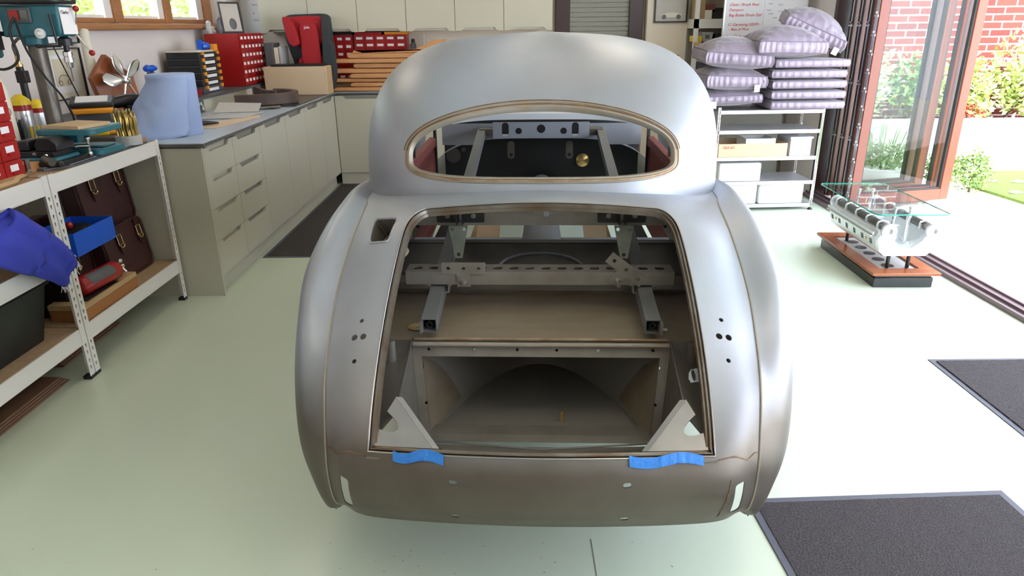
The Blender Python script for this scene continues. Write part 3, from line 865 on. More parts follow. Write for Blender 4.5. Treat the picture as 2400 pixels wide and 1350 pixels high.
# brick wall material: bricks in the wall's own x/z plane
def brickmat():
    m_ = bpy.data.materials.new('garden_brick'); m_.use_nodes = True; n = m_.node_tree; b = n.nodes['Principled BSDF']
    tc = n.nodes.new('ShaderNodeTexCoord'); sp = n.nodes.new('ShaderNodeSeparateXYZ'); cb = n.nodes.new('ShaderNodeCombineXYZ')
    br = n.nodes.new('ShaderNodeTexBrick')
    n.links.new(tc.outputs['Object'], sp.inputs[0]); n.links.new(sp.outputs[0], cb.inputs[0]); n.links.new(sp.outputs[2], cb.inputs[1])
    n.links.new(cb.outputs[0], br.inputs['Vector'])
    br.inputs['Scale'].default_value = 1.0
    br.inputs['Brick Width'].default_value = .235; br.inputs['Row Height'].default_value = .078; br.inputs['Mortar Size'].default_value = .008
    br.inputs['Color1'].default_value = (.22, .035, .025, 1); br.inputs['Color2'].default_value = (.13, .02, .018, 1); br.inputs['Mortar'].default_value = (.62, .52, .48, 1)
    n.links.new(br.outputs[0], b.inputs['Base Color']); b.inputs['Roughness'].default_value = .9
    M['garden_brick'] = m_
brickmat()

def bx(*a):
    mb = MB(); mb.box(*a); return mb
def text(s, size, mt, loc, xdir, zdir, parent=None, name='lettering', shear=0.0, align='LEFT'):
    """writing as thin raised mesh; xdir = reading direction, zdir = up"""
    cu = bpy.data.curves.new('t', 'FONT'); cu.body = s; cu.size = size; cu.extrude = .0004; cu.shear = shear; cu.align_x = align
    cu.resolution_u = 2
    t = bpy.data.objects.new('t', cu); C.objects.link(t)
    me = evald(t); bpy.data.objects.remove(t)
    x = V(xdir).normalized(); z = V(zdir).normalized(); n = x.cross(z)
    mt4 = Matrix((x, z, n)).transposed().to_4x4(); mt4.translation = V(loc)
    me.transform(mt4)
    me.materials.clear(); me.materials.append(M[mt])
    o = bpy.data.objects.new(name, me); C.objects.link(o)
    if parent is not None:
        me.transform(INV[parent.name]); o.parent = parent; INV[o.name] = INV[parent.name]
    return o
XW = -2.76
mb = bx(XW-.25, 2.80, -3, 7.64, -.06, 0); struct('floor', mb, 'epoxy_floor')
struct('ceiling', bx(XW-.25, 3.05, -3.1, 7.84, 2.45, 2.55), 'ceiling_paint')
struct('wall_back', bx(XW-.25, 3.05, 7.64, 7.84, 0, 2.45), 'wall_beige')
struct('wall_front', bx(XW-.25, 3.05, -3.1, -3.0, 0, 2.45), 'wall_paint')
mb = MB(); mb.box(XW-.25, XW, -3, 7.64, 0, 1.50); mb.box(XW-.25, XW, -3, 4.75, 1.5, 2.45); mb.box(XW-.25, XW, 7.35, 7.64, 1.5, 2.45); mb.box(XW-.25, XW, 4.75, 7.35, 2.25, 2.45)
struct('wall_left', mb, 'wall_paint')
mb = MB(); mb.box(2.80, 3.05, 6.42, 7.64, 0, 2.45); mb.box(2.80, 3.05, -3, 6.42, 2.22, 2.45); mb.box(2.80, 3.05, -3, -1.0, 0, 2.22)
struct('wall_right', mb, 'wall_paint')
struct('wall_pillar', bx(1.39, 1.80, 7.50, 7.64, 0, 2.45), 'wall_beige')
# left window with oak frame, sill, three panes
struct('trim_1', bx(XW-.24, XW+.085, 4.62, 7.345, 1.499, 1.543), 'oak', bevel=.012)
wf = thing('window_1', None, None, (XW-.21, 6.0, 1.548), kind='structure')
ys = [(4.76, 5.02), (5.47, 5.66), (6.30, 6.48), (7.08, 7.34)]
mb = MB()
for a, b in ys: mb.box(XW-.235, XW-.15, a+(b-a)*.35, b, 1.548, 2.24)
mb.box(XW-.24, XW-.16, 4.76, 7.34, 1.548, 1.585); mb.box(XW-.24, XW-.16, 4.76, 7.34, 2.20, 2.25)
obj('window_frame', mb, 'oak', wf, bevel=.004)
mb = MB()
for a, b in ys[1:]: mb.box(XW-.235, XW-.17, a-.03, a+(b-a)*.35, 1.585, 2.20)
mb.box(XW-.235, XW-.18, 5.02, 7.1, 1.585, 1.605)
obj('casement', mb, 'white_paint', wf)
for i in range(3):
    obj('pane', bx(XW-.215, XW-.211, ys[i][1], ys[i+1][0], 1.6, 2.2), 'window_glass', wf)

# ---- foliage
def leaves(name, label, cat, blobs, n, size, mt, base_z, group=None, stem=True, kind=None):
    """a shrub: leaf blades over ellipsoids; blobs = (centre, radii)"""
    rnd = random.Random(len(name)*31+int(blobs[0][0][0]*97)+n)
    mb = MB()
    for i in range(n):
        c, r = blobs[i % len(blobs)]
        th = rnd.uniform(0, 2*PI); ph = math.acos(rnd.uniform(-.9, 1)); k = rnd.uniform(.55, 1.05)
        p = V((c[0]+r[0]*k*math.sin(ph)*math.cos(th), c[1]+r[1]*k*math.sin(ph)*math.sin(th), max(base_z+.01, c[2]+r[2]*k*math.cos(ph))))
        d = V((rnd.uniform(-1, 1), rnd.uniform(-1, 1), rnd.uniform(-.5, 1))).normalized()
        s_ = d.cross(V((rnd.uniform(-1, 1), rnd.uniform(-1, 1), rnd.uniform(-1, 1)))).normalized()
        L = size*rnd.uniform(.6, 1.3); nrm = d.cross(s_)
        mb.add([p, p+d*L*.5+s_*L*.22+nrm*L*.06, p+d*L, p+d*L*.5-s_*L*.22+nrm*L*.06], [(0, 1, 2, 3)])
    if not stem:
        return one(name, label, cat, mb, mt, group, kind)
    t = thing(name, label, cat, (blobs[0][0][0], blobs[0][0][1], base_z), 0, group)
    obj('foliage', mb, mt, t, sm=180)
    st = MB()
    for c, r in blobs:
        for k in range(3):
            a = rnd.uniform(0, 6.28); st.tube([(blobs[0][0][0], blobs[0][0][1], base_z-.01), ((blobs[0][0][0]+c[0])/2, (blobs[0][0][1]+c[1])/2, (base_z+c[2])/2), (c[0]+r[0]*.5*math.cos(a), c[1]+r[1]*.5*math.sin(a), c[2])], [.012, .008, .004], 5)
    obj('stem', st, 'bark', t)
    return t
struct('trim_2', bx(-9, XW-.25, -4, 14, -.08, -.03), 'grass')
for i, (y, lab) in enumerate(((5.4, 'light green hedge bush seen through the left pane of the window'), (8.0, 'yellowish green bush seen through the middle window pane'), (10.6, 'hazy green bush seen through the right pane of the window'))):
    leaves('hedge_bush', lab, 'bush', [((-4.9, y, 1.5), (.7, 1.15, 1.4)), ((-5.0, y+.1, 2.1), (.6, 1.0, 1.0))], 3200, .12, 'leaf_bright', -.03, 'hedge bushes beyond the left window')

# ---- base cabinets with notched pulls
def notch_face(w, h, nw, nd, top=True):
    """outline of a cabinet front w x h with a trapezoid pull cut in its top (or bottom) edge"""
    p = [(0, 0), (w, 0), (w, h), ((w+nw)/2+nd, h), ((w+nw)/2, h-nd), ((w-nw)/2, h-nd), ((w-nw)/2-nd, h), (0, h)]
    if not top: p = [(x, h-y) for x, y in p]
    return p
ysm = [3.925, 4.36, 4.86, 5.44, 5.98, 6.5, 7.04]
labs = ['beige four drawer base cabinet at the near end of the left worktop', 'beige four drawer base cabinet, second from the near end of the left worktop', 'beige base cabinet with a tall door just past the drawer units', 'beige base cabinet with a tall door, second past the drawer units', 'beige base cabinet with a tall door, third past the drawer units', 'beige base cabinet in the far left corner of the worktop']
for i in range(6):
    y0, y1 = ysm[i], ysm[i+1]
    t = thing('base_cabinet', labs[i], 'cabinet', (-2.0, (y0+y1)/2, 0), 0, 'base cabinets under the left worktop')
    mb = MB(); mb.box(-2.32, -1.745, y0, y1-.001, .12, .88); mb.box(-2.32, -1.78, y0, y1-.001, 0, .12)
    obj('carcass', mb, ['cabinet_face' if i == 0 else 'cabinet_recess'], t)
    if i == 0: obj('end_panel', bx(-2.33, -1.722, y0-.02, y0, 0, .88), 'cabinet_face', t)
    W = y1-y0-.004
    if i < 2:
        for k, (z0, h) in enumerate(((.12, .215), (.337, .18), (.519, .18), (.701, .172))):
            mb = MB(); mb.prism(notch_face(W, h, W*.62, .028), (-1.742, y0+.002, z0), (0, 1, 0), (0, 0, 1), (.02, 0, 0))
            obj('drawer', mb, 'cabinet_face', t)
    else:
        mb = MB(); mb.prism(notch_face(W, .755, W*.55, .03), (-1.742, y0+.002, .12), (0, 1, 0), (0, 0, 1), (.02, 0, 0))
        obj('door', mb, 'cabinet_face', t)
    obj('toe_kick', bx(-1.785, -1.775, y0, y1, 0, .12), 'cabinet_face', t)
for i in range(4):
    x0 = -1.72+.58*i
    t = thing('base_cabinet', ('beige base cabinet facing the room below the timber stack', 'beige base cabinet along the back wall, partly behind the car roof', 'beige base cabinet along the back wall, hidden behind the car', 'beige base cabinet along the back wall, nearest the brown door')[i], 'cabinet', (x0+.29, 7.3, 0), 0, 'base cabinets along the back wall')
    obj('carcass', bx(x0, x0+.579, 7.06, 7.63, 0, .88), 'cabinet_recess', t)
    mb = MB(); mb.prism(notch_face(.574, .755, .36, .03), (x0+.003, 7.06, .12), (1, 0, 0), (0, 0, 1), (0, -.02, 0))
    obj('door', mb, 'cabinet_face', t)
    obj('toe_kick', bx(x0, x0+.579, 7.055, 7.06, 0, .115), 'cabinet_face', t)
for i in range(6):
    x0 = -2.44+.478*i
    t = thing('wall_cabinet', ('beige wall cabinet at the left end, behind the child seat', 'beige wall cabinet second from the left, above the red drawer boxes', 'beige wall cabinet third from the left, above the yellow tray', 'beige wall cabinet fourth from the left above the car roof', 'beige wall cabinet fifth from the left above the car roof', 'beige wall cabinet at the right end, next to the brown door')[i], 'cabinet', (x0+.24, 7.47, 1.46), 0, 'wall cabinets on the back wall')
    obj('carcass', bx(x0, x0+.477, 7.32, 7.64, 1.465, 2.2), 'cabinet_face', t)
    mb = MB(); mb.prism(notch_face(.473, .74, .30, .028, False), (x0+.003, 7.32, 1.458), (1, 0, 0), (0, 0, 1), (0, -.02, 0))
    obj('door', mb, 'cabinet_face', t)
mb = MB(); mb.loops([[P((x, y, z)) for x, y in ((-2.33, 3.885), (-1.70, 3.885), (-1.70, 7.03), (.62, 7.03), (.62, 7.63), (-2.33, 7.63))] for z in (.888, .905)])
t = thing('worktop', 'pale blue grey L-shaped worktop with a dark edge on the beige cabinets', 'worktop', (-2.0, 5.5, .888))
obj('edge', mb, 'worktop_edge', t)
mb = MB(); mb.loops([[P((x, y, z)) for x, y in ((-2.33, 3.887), (-1.703, 3.887), (-1.703, 7.033), (.62, 7.033), (.62, 7.63), (-2.33, 7.63))] for z in (.905, .9095)])
obj('surface', mb, 'worktop', t)
t = thing('wall_ledge', 'beige boxed ledge with a dark top running along the left wall', 'ledge', (-2.55, 5.8, .9))
obj('panel', bx(-2.76, -2.335, 3.9, 7.63, 0, 1.0), 'cabinet_face', t)
obj('ledge_top', bx(-2.76, -2.325, 3.9, 7.63, 1.0, 1.018), 'dark_grey', t)
def socket(y, lab):
    t = thing('wall_socket', lab, 'socket', (-2.333, y, .92), 0, 'double sockets on the ledge panel')
    mb = MB(); mb.prism(rrect(.15, .085, .006), (-2.334, y, .955), (0, 1, 0), (0, 0, 1), (.008, 0, 0)); obj('plate', mb, 'dark_grey', t)
    for s in (-1, 1):
        mb = MB(); mb.box(-2.326, -2.322, y+s*.045-.012, y+s*.045+.012, .925, .945); mb.box(-2.326, -2.323, y+s*.045-.006, y+s*.045+.006, .945, .965)
        obj('socket_outlet', mb, 'white_paint', t)
        obj('switch', bx(-2.326, -2.321, y+s*.02-.008, y+s*.02+.008, .965, .985), 'white_paint', t)
socket(5.38, 'dark double socket on the ledge panel just right of the blue paper')
socket(6.62, 'dark double socket on the ledge panel behind the cardboard box')
# black boards lying on the worktop
one('baking_sheet', 'large black board lying on the far end of the left worktop', 'board', bx(-2.30, -1.72, 5.75, 6.75, .9095, .916), 'blackboard', bevel=.002)

# ---- floor mats
def floormat(x0, x1, y0, y1, lab, z=.0):
    t = thing('floor_mat', lab, 'mat', ((x0+x1)/2, (y0+y1)/2, 0), 0, 'dark floor mats')
    mb = MB(); mb.box(x0, x1, y0, y1, .0, .004); obj('rubber_border', mb, 'mat_border', t, bevel=.001)
    mb = MB(); mb.grid([[P((x, y, .006+.002*noise.noise(V((x*60, y*60, 0))))) for x in frange(x0+.025, x1-.025, 40)] for y in frange(y0+.025, y1-.025, 40)])
    obj('pile', mb, 'carpet', t, solid=.003)
    return t
m1 = floormat(.80, 1.68, .60, 1.95, 'dark grey entrance mat nearest the camera with a rubber border')
m1.rotation_euler.z = .035
t2 = text('turtle', .022, 'paper_white', (1.33, 1.962, .005), (-1, 0, 0), (0, -1, 0), m1)
floormat(1.96, 2.62, 2.0, 2.95, 'dark grey mat by the door track at the right edge')
floormat(-1.74, -.6, 4.63, 7.05, 'black mat along the base cabinets on the left')

struct('trim_8', bx(.235, .238, .8, 1.75, 0, .0006), 'cabinet_recess')
# ---- brown door with a blind on the back wall
t = thing('door_1', None, None, (.91, 7.6, 0), kind='structure')
mb = MB(); mb.box(.47, .62, 7.56, 7.64, 0, 2.15); mb.box(1.22, 1.36, 7.56, 7.64, 0, 2.15); mb.box(.47, 1.36, 7.56, 7.64, 2.05, 2.2); mb.box(.60, 1.24, 7.58, 7.64, 0, .9)
obj('door_frame', mb, 'door_dark', t, bevel=.004)
mb = MB()
for k in range(26): mb.box(.62, 1.22, 7.60, 7.615+.01*(k % 2), .9+.045*k, .9+.045*k+.04)
obj('blind', mb, 'cabinet_recess', t)
# ---- picture frames
def frame(nm, lab, x0, x1, y, z0, z1, art, fr_m='black', w=.015, facing=(0, -1, 0), tilt=0):
    """a framed picture on the back wall (x0..x1) or, facing +x, on the left wall (y range given in x0,x1)"""
    left = facing[0] > 0
    t = thing(nm, lab, 'picture', ((y, (x0+x1)/2, z0) if left else ((x0+x1)/2, y, z0)))
    def BX(a, b, d0, d1, c, d): return (y+d0, y+d1, a, b, c, d) if left else (a, b, y-d1, y-d0, c, d)
    mb = MB()
    mb.box(*BX(x0, x1, 0, .02, z0, z0+w)); mb.box(*BX(x0, x1, 0, .02, z1-w, z1)); mb.box(*BX(x0, x0+w, 0, .02, z0+w, z1-w)); mb.box(*BX(x1-w, x1, 0, .02, z0+w, z1-w))
    obj('frame', mb, fr_m, t)
    obj('print', bx(*BX(x0+w, x1-w, 0, .008, z0+w, z1-w)), art, t)
    return t, BX
mk('print_grey', (.55, .52, .47), .6, var=.4, vs=2)
t, BX = frame('picture_frame', 'black framed photo of a pale open sports car on the beige pillar', 1.455, 1.79, 7.495, 1.51, 1.75, 'print_grey')
mb = MB(); mb.prism([(0, .0), (.19, 0), (.2, .03), (.14, .045), (.07, .045), (.0, .03)], (1.53, 7.483, 1.56), (1, 0, 0), (0, 0, 1), (0, -.003, 0)); obj('printed_car', mb, 'cream', t)
for x in (1.555, 1.70): obj('printed_wheel', MB().prism(disc(.022, 14), (x, 7.482, 1.565), (1, 0, 0), (0, 0, 1), (0, -.004, 0)), 'dark_grey', t)
# poster in the left corner of the back wall
t = thing('poster', 'white poster with red and black lines beside the wall cabinets', 'poster', (-2.62, 7.62, 1.47))
obj('sheet', bx(-2.72, -2.50, 7.63, 7.635, 1.45, 1.9), 'paper_white', t)
for z in (1.83, 1.735, 1.655, 1.59): text('III' if z == 1.655 else 'SALOON', .03, 'ink_red' if z in (1.83, 1.655) else 'ink_grey', (-2.61, 7.629, z-.02), (1, 0, 0), (0, 0, 1), t)
# ---- ceiling lights (out of the picture, they light the room)
for i, (x, y) in enumerate(((-1.3, 6.3), (.6, 6.3), (-1.3, 3.9), (.6, 3.9), (-1.3, 1.0), (.8, 1.0))):
    t = thing('ceiling_light', ('far left', 'far right', 'middle left', 'middle right', 'near left', 'near right')[i]+' square white ceiling light', 'ceiling light', (x, y, 2.43), 0, 'ceiling lights')
    obj('housing', bx(x-.31, x+.31, y-.31, y+.31, 2.43, 2.45), 'white_paint', t)
    obj('diffuser', bx(x-.29, x+.29, y-.29, y+.29, 2.424, 2.43), 'lamp_white', t)

# ================================================================ doors and garden on the right
mb = MB(); mb.box(2.70, 2.84, -1.2, 6.40, .0, .018); mb.box(2.70, 2.712, -1.2, 6.4, .018, .030); mb.box(2.755, 2.765, -1.2, 6.4, .018, .034); mb.box(2.825, 2.84, -1.2, 6.4, .018, .030)
mk('track', (.17, .12, .13), .4, .3)
struct('trim_3', mb, 'track')
struct('trim_4', bx(2.80, 3.0, 6.36, 6.42, 0, 2.22), 'door_dark')
def leaf(p0, p1, lab, strip=True, first=True):
    """one folding door leaf from p0 to p1 (xy), frame, glass, edge hardware"""
    p0 = V((*p0, 0)); p1 = V((*p1, 0)); d = (p1-p0); L = d.length; d.normalize(); n = V((d.y, -d.x, 0)); up = V((0, 0, 1))
    t = thing('bifold_door_leaf', lab, 'door', p0+d*L/2, 0, 'folded glass door leaves')
    def bar(a, b, c, e, m_, nm, off=0, th=.055):
        mb = MB(); mb.obox(p0+d*((a+b)/2)+up*((c+e)/2)+n*off, b-a, th, e-c, d, n, up); return obj(nm, mb, m_, t, bevel=.003)
    bar(0, .085, .03, 2.15, 'door_brown', 'stile'); bar(L-.085, L, .03, 2.15, 'door_brown', 'stile')
    bar(.085, L-.085, .03, .125, 'door_brown', 'rail'); bar(.085, L-.085, 2.06, 2.15, 'door_brown', 'rail')
    mb = MB(); 
    for a, b, c, e in ((.085, .1, .125, 2.06), (L-.1, L-.085, .125, 2.06), (.1, L-.1, .125, .14)): mb.obox(p0+d*((a+b)/2)+up*((c+e)/2), b-a, .03, e-c, d, n, up)
    obj('gasket', mb, 'black', t)
    bar(.09, L-.09, .13, 2.06, 'window_glass', 'pane', 0, .004)
    if not first:
        for o_ in (-.02, .02): obj('edge_seal', MB().obox(p0-d*.0015+up*1.09+n*o_, .004, .014, 2.12, d, n, up), 'black', t)
    if strip:
        mb = MB(); mb.obox(p0-d*.002+up*1.09, .006, .030 if first else .012, 2.08, d, n, up)
        obj('lock_strip', mb, 'aluminium', t)
        for k in range(15 if first else 5):
            z = .12+(.142 if first else .45)*k; mb = MB(); mb.obox(p0-d*.006+up*z, .010, .040, .014, d, n, up); mb.obox(p0-d*.010+up*(z+.025), .012, .014, .014, d, n, up)
            obj('lock_roller', mb, 'aluminium', t)
    return t
leaf((2.865, 5.80), (3.83, 6.02), 'nearest of the folded red brown glass door leaves, beside the engine table')
leaf((2.86, 5.90), (3.80, 6.13), 'second of the folded red brown glass door leaves, just behind the nearest', True, False)
leaf((2.86, 6.05), (3.74, 6.28), 'third of the folded red brown glass door leaves', True, False)
leaf((2.86, 6.20), (3.72, 6.42), 'rearmost folded red brown glass door leaf, against the jamb', True, False)
mb = MB(); mb.box(2.84, 12, -6, 7.30, -.07, -.01); struct('trim_5', mb, 'stone')
one('lawn', 'bright green lawn strip beyond the paving', 'lawn', MB().prism([(4.42, 6.6), (4.88, 7.28), (12, 7.28), (12, 3), (4.8, 4.4), (4.47, 5.9)], (0, 0, -.01), (1, 0, 0), (0, 1, 0), (0, 0, .025)), 'grass', kind='stuff')
mb = MB(); mb.box(2.9, 13, 7.33, 7.55, -.05, .47); struct('wall_garden_low', mb, 'render_white')
mb = MB(); mb.box(2.9, 13, 7.30, 7.60, .47, .52); struct('trim_6', mb, 'stone', bevel=.01)
struct('trim_7', bx(2.9, 13, 7.6, 8.25, .0, .44), 'soil')
struct('wall_garden_brick', bx(2.9, 13, 8.25, 8.45, 0, 2.9), 'garden_brick')
for x, y, z, r, lab, mt_, n_ in (
    (4.02, 6.45, .20, (.15, .15, .21), 'left of the two small box shrubs standing by the door leaf', 'leaf_green', 900),
    (4.30, 6.42, .18, (.15, .14, .19), 'right of the two small box shrubs by the patio edge', 'leaf_green', 900)):
    leaves('box_shrub', lab, 'shrub', [((x, y, z), r)], n_, .045, mt_, -.01, 'small box shrubs on the patio')
for x, z, rx, rz_, lab, mt_ in (
    (3.75, .95, .40, .38, 'pale variegated shrub seen through the folded door glass', 'leaf_pale'),
    (4.4, .85, .30, .32, 'dense shrub seen through the right half of the door glass', 'leaf_green'),
    (4.98, .82, .28, .34, 'yellow green shrub in the raised bed right of the door frame', 'leaf_bright'),
    (5.5, .95, .30, .42, 'light green shrub in the raised bed near the right edge', 'leaf_bright'),
    (6.0, .85, .30, .40, 'spreading green shrub in the raised bed at the right edge', 'leaf_pale')):
    leaves('garden_shrub', lab, 'shrub', [((x, 7.90, z), (rx, .22, rz_)), ((x+.08, 7.82, z-.15), (rx*.7, .2, rz_*.8))], 900, .09, mt_, .44, 'shrubs in the raised bed')
leaves('red_flower_clump', 'low clump of red flowers at the front of the raised bed', 'flowers', [((4.95, 7.72, .56), (.22, .08, .09))], 260, .05, 'flower_red', .44)
t = thing('plant_pot', 'wide stone bowl planter seen through the door glass', 'planter', (3.72, 6.95, -.01))
mb = MB(); mb.lathe([(.12, -.01), (.22, .03), (.30, .13), (.315, .15), (.29, .15), (.27, .11), (.01, .10)], (3.72, 6.95, 0), 28)
obj('bowl', mb, 'stone', t)
leaves('bedding_plant', 'bushy pale green plant growing in the stone bowl', 'plant', [((3.72, 6.95, .24), (.27, .25, .14))], 900, .05, 'leaf_pale', .1)
mb = MB(); rnd = random.Random(5)
for k in range(46):
    a = rnd.uniform(0, 6.28); b = V((3.72+.15*math.cos(a), 6.99+.12*math.sin(a), .12)); q = V((math.cos(a)*.25, math.sin(a)*.2, rnd.uniform(.25, .5)))
    pp = [b, b+q*.6+V((0, 0, .1)), b+q+V((math.cos(a)*.1, 0, .02))]
    s_ = V((.008, .004, 0)); mb.add([pp[0]-s_, pp[0]+s_, pp[1]+s_, pp[2], pp[1]-s_], [(0, 1, 2, 3, 4)])
one('grassy_plant', 'long blades of grass leaves rising behind the bowl plant', 'plant', mb, 'leaf_green')
for k, (x, y) in enumerate(((4.72, 6.75), (4.95, 6.7), (4.62, 6.25), (4.75, 6.05))):
    mb = MB(); mb.ball((x, y, .022), .05, 8, 1.3, .8, .3)
    one('pale_stone', ('flat pale stone on the lawn, farthest left', 'flat pale stone on the lawn towards the right edge', 'flat pale stone at the paving side of the lawn', 'flat pale stone nearest the camera on the lawn')[k], 'stone', mb, 'stone')

# ================================================================ steel shelf with cushions, right
SHX, SHY = 2.12, 5.98
sr = math.radians(2.2)
sh = thing('chrome_shelf', 'low grey metal shelf on round posts below the purple cushions', 'shelf', (SHX, SHY, 0), sr)
SM = Matrix.Translation(V((SHX, SHY, 0))) @ Matrix.Rotation(sr, 4, 'Z')
def shp(mb): return mb.tf(SM)
for z in (.055, .25, .455, .675, .835):
    mb = MB(); mb.box(-.42, .42, -.19, .19, z-.022, z); mb.box(-.42, .42, -.20, -.19, z-.028, z+.002)
    obj('shelf_board', shp(mb), 'shelf_metal', sh, bevel=.002)
for x in (-.43, .43):
    for y in (-.19, .19):
        mb = MB(); mb.cyl((x-.006, y, .02), (x-.006, y, .86), .006, n=8); mb.cyl((x+.008, y, .02), (x+.008, y, .86), .006, n=8)
        p = obj('post', shp(mb), 'chrome', sh)
        mb = MB(); mb.lathe([(.02, 0), (.02, .006), (.008, .02)], (x, y, .0), 12); obj('foot', shp(mb), 'black', p)
def cushion(name, lab, w, d, h, puff, loc, rz, tiltx=0, tilty=0, corner=.06, group=None, tag_at=None, seed=0, droop=0):
    """box cushion with piped edges: side band h, crown puff"""
    loc = V(loc); N = 36
    T = Matrix.Translation(loc) @ Euler((tiltx, tilty, rz)).to_matrix().to_4x4()
    def sh_(u, v):
        k = 1-corner*(1-abs(v)**3); l = 1-corner*(1-abs(u)**3)
        r = .9 if min(abs(u), abs(v)) > .0 else 1
        cu = math.copysign(1-abs(1-abs(u)), u)
        return u*w/2*k, v*d/2*l
    rn = lambda x, y, z: noise.noise(V((x*7+seed*3.1, y*7, z*9+seed)))
    top = []; bot = []
    for j in range(N+1):
        rt = []; rb = []
        for i in range(N+1):
            u = -1+2*i/N; v = -1+2*j/N
            u = math.copysign(abs(u)**.8, u); v = math.copysign(abs(v)**.8, v)
            # round the plan corners
            q = max(abs(u), abs(v)); ang = math.hypot(u, v)
            rc = 1-.035*(abs(u*v))**4
            x, y = sh_(u*rc, v*rc)
            e = (1-abs(u)**4)*(1-abs(v)**4)
            e2 = ((1-u*u)*(1-v*v))**.62
            wr = .010*rn(x*3, y*3, 0)*(min(1, puff*12))*(1-e*.3)
            fold = .0024*min(1, puff*10)*math.sin((x if abs(v) > abs(u) else y)*80+seed+14*rn(x*.5, y*.5, 1))*max(0, q-.45)*(q < .97)
            rt.append(V((x, y, h/2+puff*e2+wr*(q < .98)+fold)))
            rb.append(V((x, y, -h/2-puff*.45*e2)))
        top.append(rt); bot.append(rb)
    def per(g):
        return g[0][:-1]+[r[-1] for r in g[:-1]]+g[-1][:0:-1]+[r[0] for r in g[:0:-1]]
    pt, pb = per(top), per(bot)
    mb = MB(); mb.grid(top); mb.grid([list(reversed(r)) for r in bot])
    mid = []
    for k in range(1, 4):
        f = k/4; mid.append([a.lerp(b, f)+V((a.x, a.y, 0)).normalized()*(.012*min(1, h*14)*math.sin(PI*f)*(1+.5*math.sin(i*1.9+seed))) for i, (a, b) in enumerate(zip(pt, pb))])
    mb.loops([pt]+mid+[pb], closed=True, cap=False)
    t = thing(name, lab, 'cushion', loc, 0, group)
    obj('cover', mb.tf(T), 'purple_satin', t, sm=60)
    for r_ in (pt, pb):
        m2 = MB(); m2.tube([p+V((p.x, p.y, 0)).normalized()*.002 for p in r_], .0035, 5, ring=True)
        obj('piping', m2.tf(T), 'seam_dark', t)
    if tag_at:
        m2 = MB(); x, s = tag_at; m2.obox((x, -d/2-.008, -h/2-.005), .045, .002, .055, (1, 0, 0), (0, 1, 0), (0, 0, 1))
        obj('care_tag', m2.tf(T), 'cloth_tag', t)
    return t
G1 = 'flat seat cushions stacked on the shelf'
zs = .836
L5 = ['bottom', 'second from bottom', 'middle', 'fourth from bottom', 'top']
for k in range(5):
    cushion('seat_cushion', L5[k]+' flat purple grey seat cushion of the right hand stack', .61, .52, .052, .010, (2.385-.006*k+(.02 if k == 4 else 0), 5.99, zs+.040+.080*k), sr+.012*(k % 3-1), corner=.02, group=G1, seed=k)
G2 = 'large purple scatter cushions'
cushion('scatter_cushion', 'lowest puffy purple cushion of the left pile with a white tag', .50, .46, .06, .075, (1.78, 5.96, .925), sr-.04, 0, -.03, .10, G2, (-.15, 1), 1)
cushion('scatter_cushion', 'middle puffy purple cushion of the left pile with a white tag', .50, .48, .085, .085, (1.78, 5.94, 1.065), sr+.05, 0, .03, .10, G2, (.16, 1), 2)
cushion('scatter_cushion', 'top puffy purple cushion of the left pile', .54, .50, .085, .115, (1.80, 5.93, 1.245), sr-.05, .05, .07, .10, G2, None, 3)
cushion('scatter_cushion', 'big purple cushion lying on top of the flat stack', .56, .50, .085, .12, (2.19, 5.93, 1.325), sr+.02, .03, .02, .10, G2, None, 4)
cushion('scatter_cushion', 'tilted purple cushion at the very top right of the pile with a tag', .52, .46, .09, .115, (2.47, 6.04, 1.435), sr-.25, .12, .42, .10, G2, (.20, 1), 5)
# shelf contents
def onshelf(x0, x1, y0, y1, z0, z1):
    mb = MB(); mb.box(x0-SHX, x1-SHX, y0-SHY, y1-SHY, z0, z1); return shp(mb)
t = thing('cardboard_tray', 'long shallow cardboard box with handwritten figures on the shelf', 'box', (2.0, 5.97, .456))
def opentray(x0, x1, y0, y1, z0, z1, th=.006):
    mb = MB(); 
    for a in ((x0, x1, y0, y0+th, z0, z1), (x0, x1, y1-th, y1, z0, z1), (x0, x0+th, y0+th, y1-th, z0, z1), (x1-th, x1, y0+th, y1-th, z0, z1), (x0+th, x1-th, y0+th, y1-th, z0, z0+th)):
        mb.box(a[0]-SHX, a[1]-SHX, a[2]-SHY, a[3]-SHY, a[4], a[5])
    return shp(mb)
obj('tray', opentray(1.715, 2.29, 5.795, 6.12, .456, .565), 'cardboard_pale', t)
text('563 65', .035, 'ink_red', SM @ V((1.75-SHX, -.187, .525)), SM.to_3x3() @ V((1, 0, 0)), (0, 0, 1), t)
one('foam_tray', 'white foam tray sitting in the long cardboard box', 'tray', opentray(1.95, 2.20, 5.83, 6.05, .49, .60, .01), 'white_paint')
t = thing('plastic_tub', 'clear plastic storage tub at the right end of the shelf', 'tub', (2.41, 5.96, .456))
mb = opentray(2.325, 2.50, 5.82, 6.10, .456, .595, .004); obj('tub', mb, 'clear_plastic', t)
obj('lid', onshelf(2.315, 2.51, 5.81, 6.11, .595, .612), 'clear_plastic', t, bevel=.004)
obj('contents', onshelf(2.335, 2.49, 5.84, 6.08, .461, .55), 'grey_plastic', t, bevel=.01)
text('SAI', .03, 'ink_grey', SM @ V((2.39-SHX, -.168, .55)), SM.to_3x3() @ V((1, 0, 0)), (0, 0, 1), t)
for (x0, x1, z0, z1, lab) in ((1.735, 2.09, .251, .405, 'white storage box on the third shelf board, alone'), (1.72, 2.075, .056, .225, 'white storage box on the bottom board, half behind the car wing'), (2.095, 2.475, .056, .222, 'white storage box at the right of the bottom board')):
    one('storage_box', lab, 'box', onshelf(x0, x1, 5.79, 6.10, z0, z1), 'white_paint', 'white storage boxes on the shelf', bevel=.012)
